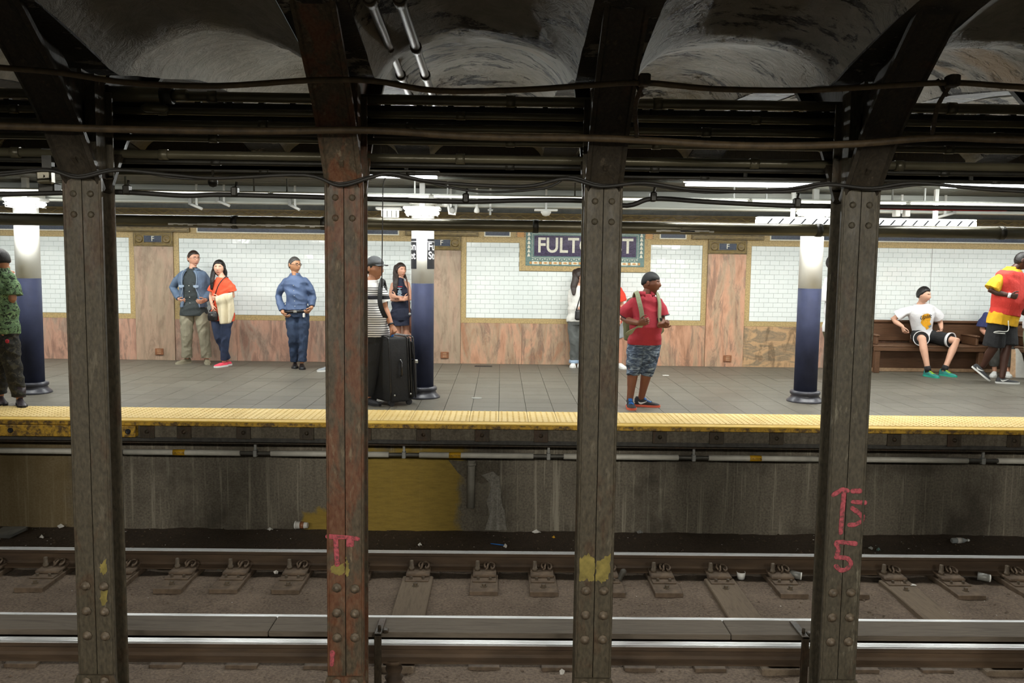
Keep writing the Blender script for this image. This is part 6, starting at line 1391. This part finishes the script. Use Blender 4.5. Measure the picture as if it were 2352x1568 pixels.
# print on the tee: laid on the chest surface by ray casting the shirt mesh
def on_front(p, obj, u_, v_, lift=.004):
    o_ = p.pel + (p.chest - p.pel)*v_ + p.r*u_; a = Vector(o_ + p.f*.6 - np.array(p.root['_o'])); hit, loc, nn, _ = obj.ray_cast(a, Vector(-p.f)) if 0 else bvh_cast(obj, a, Vector(-p.f))
    return (np.array(loc) + p.f*lift if hit else o_ + p.f*.16 - np.array(p.root['_o']))
from mathutils.bvhtree import BVHTree
BV = {}
def bvh_cast(obj, a, d):
    if obj.name not in BV: BV[obj.name] = BVHTree.FromPolygons([v.co[:] for v in obj.data.vertices], [tuple(q.vertices) for q in obj.data.polygons])
    l_, n_, i_, dd = BV[obj.name].ray_cast(a, d); return (l_ is not None), l_, n_, dd
def decal(p, obj, outline, mat, name, lift=.004):
    c_ = np.mean(np.array(outline), 0); rr_ = [[on_front(p, obj, c_[0] + (a - c_[0])*k, c_[1] + (b - c_[1])*k, lift) for a, b in outline] for k in (1, .66, .33, .02)]
    n = len(outline); mb = MB(); mb.add([q for r_ in rr_ for q in r_], [(k*n+i, k*n+(i+1) % n, (k+1)*n+(i+1) % n, (k+1)*n+i) for k in range(3) for i in range(n)], 0, True); return mb.build(name, mat, p.root, (0, 0, 0))
decal(p, p.top, [(-.055, .80), (-.02, .84), (.04, .84), (.07, .80), (.075, .62), (.06, .55), (.085, .42), (.05, .33), (.0, .28), (-.01, .36), (-.045, .44), (-.075, .56), (-.06, .66)], CL['print'], 'shirt_print')
decal(p, p.top, [(.03, .40), (.085, .44), (.09, .36), (.05, .33)], CL['printteal'], 'shirt_print', .006)
me = text_mesh('Uplift', .085, CL['printk'], 'print_lettering', 0, .001); co_ = np.empty(len(me.vertices)*3); me.vertices.foreach_get('co', co_); co_ = co_.reshape(-1, 3); co_[:, 0] += co_[:, 1]*.3
sp_len = np.linalg.norm(p.chest - p.pel); nco = np.array([on_front(p, p.top, a*.95 + .005, .735 + b/sp_len, .008) for a, b, _ in co_]); me.vertices.foreach_set('co', nco.ravel()); me.update(); link('print_lettering', me, p.root)
# --- seated person in navy
p = person('seated person in navy tee, mostly hidden behind the yellow and red shirt man', 13.3, dict(head=(2296,690), sh_a=(2262,722,.05), sh_b=(2316,722,.05), el_a=(2256,758,.06), el_b=(2325,758), wr_a=(2276,775,-.2), wr_b=(2310,775,-.2), hip_a=(2280,776,.1), hip_b=(2305,776,.1), kn_a=(2283,780,-.35), kn_b=(2318,782,-.35), ank_a=(2285,838,-.4), ank_b=(2316,838,-.4), toe_a=(2278,866,-.6), toe_b=(2318,866,-.6)), 'fair', .3, dict(mat=CL['navytee'], sleeve=.8, hem=-.12, sl=.03, loose=.02), dict(mat=CL['dkgrey'], len=1.9, lg=.026), dict(mats=(CL['shoe_w'], CL['sole_w'])), ('short', HD, .012), vox=.012)
# --- walking man in yellow and red
z9 = lambda x, y, d=0: (2180 + x/4.61, 560 + y/4.61, d)
p = person('striding man in yellow shirt with red vest and black shorts', 12.08, dict(head=z9(772,180), sh_a=z9(552,330,-.06), sh_b=z9(762,345,.12), el_a=z9(440,500,-.08), el_b=z9(760,520,.1), wr_a=z9(640,545,-.20), wr_b=z9(820,560,-.1), hand_a=z9(735,560,-.24), hip_a=z9(520,790,-.04), hip_b=z9(620,790,.08), kn_a=z9(465,1110,.0), kn_b=z9(610,1100,.02), ank_a=z9(360,1290,.16), ank_b=z9(565,1365,.0), toe_a=z9(425,1452,.08), heel_a=z9(222,1290,.24), toe_b=z9(745,1478,-.06)), 'dark', math.radians(72), dict(mat=CL['yellow'], sleeve=.9, hem=-.16, loose=.034, sl=.040, flare=1.10, wr=.008), dict(mat=CL['blackcloth'], len=.92, lg=.040, flare=.03, waist=.05, name='shorts'), dict(mats=(CL['shoe_g'], CL['sole_w']), L=.30, swoosh=CL['sole_w']), ('short', HB, .003), bulk=1.12, belly=.06, hscale=1.02, pitch=-.2, curl=(.9, .5))
mb = MB(); mb.loft(p.rings(.046, .0, 1.12)); vst = remesh(mb, .0085, 'red_vest', CL['redvest'], p.root, 3, (.006, 24, 9, .8)); collar(p, CL['yellow'], .080, .045, .9, 'shirt_collar', 0, .014)
w_ = p.W['wr_a']; dv = nrm(w_ - p.W['el_a']); MB().tube([w_ - dv*.02, w_ + dv*.016], .037, 14).build('wristband', CL['whitetee'], p.root)
MB().tube(spline([p.W['hip_a'] + [.05, -.16, -.02], p.W['hip_a'] + [.03, -.2, -.16], p.W['hip_a'] + [-.1, -.18, -.17], p.W['hip_a'] + [-.14, -.16, -.19], p.W['hip_a'] + [.0, -.19, -.2]], 6), .006, 6).build('lanyard', CL['button'], p.root)
# --- person at the edge of the frame in white tee
p = person('person in white tee and pale trousers cut off by the photo edge', 12.5, dict(head=(2388,610), sh_a=(2356,652), sh_b=(2408,652), el_a=(2348,690,.02), el_b=(2415,700), wr_a=(2342,706,-.2), wr_b=(2400,740,-.1), hand_a=(2348,716,-.24), hip_a=(2370,748), hip_b=(2396,748), kn_a=(2368,805), kn_b=(2398,805), ank_a=(2368,858), ank_b=(2398,858), toe_a=(2362,868,-.2), toe_b=(2400,868,-.2)), 'dark', .2, dict(mat=CL['whitetee'], sleeve=.75, hem=-.14, sl=.032, loose=.02), dict(mat=CL['palepant'], len=1.95, lg=.03), dict(mats=(CL['shoe_k'], CL['sole_b'])), ('short', HB, .004), vox=.012)
# --- man in camouflage shirt
z10 = lambda x, y, d=0: (0 + x/3.73, 540 + y/3.73, d)
p = person('man in green camouflage shirt and dark cargo trousers, back turned, cut by the photo edge', 9.36, dict(head=z10(8,215,-.02), sh_a=z10(-95,352), sh_b=z10(95,348,-.02), el_a=z10(-130,530), el_b=z10(108,545,-.05), wr_a=z10(-100,650,.2), wr_b=z10(10,665,.10), hip_a=z10(-45,815), hip_b=z10(52,815,-.02), kn_a=z10(-20,1100), kn_b=z10(105,1090,-.05), ank_a=z10(5,1370,.08), ank_b=z10(170,1400,-.03), toe_a=z10(35,1450,-.10), toe_b=z10(200,1480,-.18)), 'tan', math.radians(-128), dict(mat=CL['camo'], sleeve=.86, hem=-.12, loose=.022, sl=.036), dict(mat=CL['camodark'], len=1.92, lg=.034, wr=.010, wf=26), dict(mats=(CL['purpleboot'], CL['sole_b']), boot=True, high=.1, L=.30, name='boot'), ('short', HB, .008), front=-1, pitch=-.35, hscale=1.0, bulk=1.04)
q = PY(19, 783, 9.2); MB().lathe([(.018, -.006), (.024, 0), (.012, .006), (.001, .008)], (q[0], q[1] - .02, q[2]), 10, axis='y').build('red_patch', CL['redprint'], p.root)
# --- person hidden behind the blue column
p = person('person in white tee and grey shorts standing between camouflage man and blue column', 11.0, dict(head=(2,612), sh_a=(2,642), sh_b=(44,642), el_a=(-4,684), el_b=(48,684), wr_a=(0,722,-.1), wr_b=(46,722,-.1), hip_a=(12,738), hip_b=(36,738), kn_a=(12,808), kn_b=(40,808), ank_a=(14,878), ank_b=(42,878), toe_a=(14,893,-.15), toe_b=(44,893,-.15)), 'tan', 2.6, dict(mat=CL['whitetee'], sleeve=.8, hem=-.14, sl=.03), dict(mat=CL['greysh'], len=.9, lg=.035, name='shorts'), dict(mats=(CL['shoe_w'], CL['sole_w'])), ('short', HB, .008), front=-1, vox=.012)
# --- two people almost wholly behind the rusty column
p = person('walker in grey shoes almost wholly hidden behind the rusty column', 12.5, dict(head=(795,612), sh_a=(775,650), sh_b=(817,650), el_a=(772,695), el_b=(820,695), wr_a=(776,730,-.1), wr_b=(816,730,-.1), hip_a=(783,742), hip_b=(806,742), kn_a=(775,795), kn_b=(806,795), ank_a=(757,845,.1), ank_b=(805,850), toe_a=(738,853,.0), toe_b=(822,858,-.05)), 'fair', 1.2, dict(mat=CL['charcoal'], sleeve=.8), dict(mat=CL['jeans'], len=1.95), dict(mats=(CL['greysh'], CL['sole_w'])), ('short', HB, .01), vox=.013)
p = person('person in pale jeans and white shoes behind the striped tee man', 11.75, dict(head=(822,608), sh_a=(802,646), sh_b=(842,646), el_a=(799,694), el_b=(844,694), wr_a=(804,732,-.1), wr_b=(838,732,-.1), hip_a=(818,744), hip_b=(842,744), kn_a=(830,805), kn_b=(856,805), ank_a=(832,862), ank_b=(858,860,.05), toe_a=(840,874,-.15), toe_b=(868,873,-.1)), 'fair', .9, dict(mat=CL['whitetee'], sleeve=.8), dict(mat=CL['palejeans'], len=1.95), dict(mats=(CL['shoe_w'], CL['sole_w'])), ('short', HD, .01), vox=.013)
# ------------------------------------------------------------------ bags by the bench
q = PZ(2333, 866, 0); bg = empty('paper_bag', (float(q[0]), float(q[1]), 0)); tag(bg, 'white and brown paper carrier bag on the floor by the bench', 'bag')
x_, y_ = q[0], q[1]
MB().loft([[(x_ - .09 + a, y_ + b, z_) for a, b in ((0, .0), (.10, -.03), (.14, .05), (.04, .08))] for z_ in (0, .2, .42)], smooth=False).build('brown_side', M['ventslot'], bg)
MB().loft([[(x_ - .02 + a*k + s_, y_ + b*k - .03, z_) for a, b in ((0, .0), (.12, -.02), (.13, .06), (.02, .08))] for z_, k, s_ in ((0, 1.1, 0), (.2, 1.0, -.01), (.36, .7, -.02), (.44, .3, -.03))], smooth=False).build('white_side', M['fillwhite'], bg)
# ------------------------------------------------------------------ litter on the tracks
def cup(c_, ax, r0, r1, L, name, lab, lid=True, mats=None):
    o = empty(name, tuple(c_)); tag(o, lab, 'cup'); c_ = np.array(c_); ax = nrm(ax)
    MB().tube([c_ - ax*L/2, c_ + ax*L/2], [r0, r1], 16).build('cup_body', M['fillwhite'], o)
    if lid: MB().tube([c_ + ax*L/2, c_ + ax*(L/2 + .012)], [r1*1.1, r1*1.05], 16).build('lid', M['white'], o)
    MB().tube([c_ - ax*L*.2, c_ + ax*L*.12], [r0 + (r1-r0)*.3 + .002, r0 + (r1-r0)*.62 + .002], 16).build('print_band', M['vent'], o); return o
z_ = -1.30
c_ = PZ(695, 1213, z_); cup((c_[0], c_[1] - .03, z_ + .045), (-1, .1, 0), .032, .042, .13, 'paper_cup', 'white paper coffee cup lying in the gutter by the platform wall')
c_ = PZ(1703, 1330, z_ - .01); tag(MB().lathe([(.034, -.01), (.042, .055), (.039, .055), (.031, .0), (.001, .0)], (c_[0], c_[1] + .02, z_ + .0), 16).build('white_tub', M['white']), 'small white plastic tub beside the rail fastener', 'tub')
for px, py, lab in ((1840, 1331, 'white bottle cap end beside the graffiti column at the rail'), (2273, 1336, 'fallen drink cup with white base by the rail')):
    c_ = PZ(px, py, z_); o = empty('drink_cup', (c_[0], c_[1], z_ + .04)); tag(o, lab, 'cup')
    MB().tube([(c_[0], c_[1], z_ + .035), (c_[0] - .09, c_[1] + .05, z_ + .04)], [.034, .040], 14).build('cup_body', M['grey'], o); MB().tube([(c_[0] + .003, c_[1] - .004, z_ + .035), (c_[0] - .008, c_[1], z_ + .036)], .035, 14).build('cup_base', M['white'], o)
def bottle(px, py, lab, L=.2, r=.03, ang=.1):
    c_ = PZ(px, py, z_); d = np.array([math.cos(ang), math.sin(ang), 0]); o = empty('plastic_bottle', (c_[0], c_[1], z_)); tag(o, lab, 'bottle'); b = np.array([c_[0], c_[1], z_ + r])
    t = BOT; P = [b - d*L/2, b - d*L*.45, b + d*L*.15, b + d*L*.32, b + d*L*.42]; MB().tube(P, [r*.7, r, r, r*.5, r*.4], 14).build('bottle_body', t, o); MB().tube([P[-1], P[-1] + d*.02], r*.45, 10).build('cap', M['white'], o); MB().tube([b - d*L*.2, b + d*L*.05], r*1.03, 14).build('label', M['fillwhite'], o)
t = NT('clear_plastic'); n = t.noise(t.vec(), 8); t.b.inputs['Transmission Weight'].default_value = .6; BOT = t.done(t.ramp(n, [(.3, (.6, .65, .65)), (.7, (.8, .85, .85))]), .15)
bottle(2205, 1247, 'clear plastic bottle lying in the gutter below the bench'); 
c_ = PZ(1426, 1337, z_); o = empty('crushed_can', (c_[0], c_[1], z_)); tag(o, 'crushed silver can beside the yellow banded column', 'can'); MB().tube([(c_[0] - .02, c_[1], z_ + .02), (c_[0], c_[1], z_ + .06), (c_[0] + .02, c_[1], z_ + .10)], [.03, .022, .03], 12, round_ends=True).build('can_body', M['galv'], o); MB().tube([(c_[0] + .02, c_[1], z_ + .10), (c_[0] + .022, c_[1], z_ + .106)], .028, 12).build('can_rim', M['white'], o)
scr = [(510,1308,.10,'crumpled white and green wrapper by the second visible fastener','m_green'),(635,1318,.05,'white paper scrap by the fourth visible fastener','fillwhite'),(1232,1224,.08,'torn pale paper in the gutter past the lime streak','fillwhite'),(1272,1238,.04,'small yellow scrap in the gutter','sticker'),(965,1255,.04,'white pellet beside the far rail near the rusty column','fillwhite'),(1160,1258,.04,'white pellet beside the rail below the drain pipe','fillwhite'),(620,1219,.06,'white scrap left of the fallen coffee cup','fillwhite'),(140,1212,.09,'pale wrapper in the gutter beside the first column','fillwhite'),(2018,1266,.06,'teal wrapper in the gutter beside the graffiti column','m_green'),(1470,1226,.07,'grey flat scrap at the wall foot','grey'),(2095,1351,.06,'square white card on the wooden tie','fillwhite'),(1290,1548,.05,'small white scrap near the plate under the third rail','fillwhite'),(2000,1262,.05,'grey crumpled scrap in the gutter','grey'),(96,1237,.05,'tiny white scrap in the gutter at the photo edge','fillwhite')]
for i, (px, py, s, lab, mt) in enumerate(scr):
    c_ = PZ(px, py, -1.30); r_ = random.Random(i); n = 9; v = [(c_[0] + s*.6*math.cos(6.283*k/n)*r_.uniform(.5, 1.1), c_[1] + s*.5*math.sin(6.283*k/n)*r_.uniform(.5, 1.1), -1.295 + r_.uniform(0, .02)) for k in range(n)]
    v2 = [(a, b, z + .004) for a, b, z in v]; ctr = [(c_[0], c_[1], -1.265 + r_.uniform(0, .015)), (c_[0], c_[1], -1.27)]
    if mt == 'fillwhite' and px == 2095: ctr = [(c_[0], c_[1], -1.262), (c_[0], c_[1], -1.266)]; v = [(a, b, -1.266) for a, b, z in v]; v2 = [(a, b, -1.263) for a, b, z in v]
    tag(MB().add(v + v2 + ctr, [(i_ + n, (i_+1) % n + n, 2*n) for i_ in range(n)] + [((i_+1) % n, i_, 2*n+1) for i_ in range(n)] + [(i_, (i_+1) % n, (i_+1) % n+n, i_+n) for i_ in range(n)]).build('paper_scrap', M[mt]), lab, 'scrap', 'scraps on the tracks')
c_ = PZ(14, 1228, -1.30); mb = MB()
for k in range(3): mb.add([(c_[0] - .16 + .02*k, c_[1] - .09, -1.30 + .012*k), (c_[0] + .1, c_[1] - .12 + .02*k, -1.298 + .012*k), (c_[0] + .18, c_[1] + .1, -1.27 + .016*k), (c_[0] - .1, c_[1] + .13, -1.28 + .014*k)], [(0, 1, 2, 3)])
tag(mb.build('newspaper', M['grey']), 'folded grey newspaper in the gutter at the photo edge', 'newspaper')
tag(MB().tube([PZ(1127, 1248, -1.295), PZ(1160, 1252, -1.29)], .006, 6).lathe([(.009, 0), (.009, .006)], PZ(1160, 1252, -1.295), 8).build('drinking_straw', CL['lace_b']), 'thin blue straw in the gutter', 'straw')
q = PZ(1529, 862, 0); tag(MB().box((q[0] - .045, q[1] - .03, 0), (q[0] + .045, q[1] + .03, .004), bev=.001).prism([(q[0] - .02, .004), (q[0] + .02, .004), (q[0], .007)], q[1] - .02, q[1] + .02, 'xz').build('paper_slip', M['fillwhite']), 'white paper slip on the platform behind the red polo man', 'scrap')
bpy.data.scenes.remove(TS)
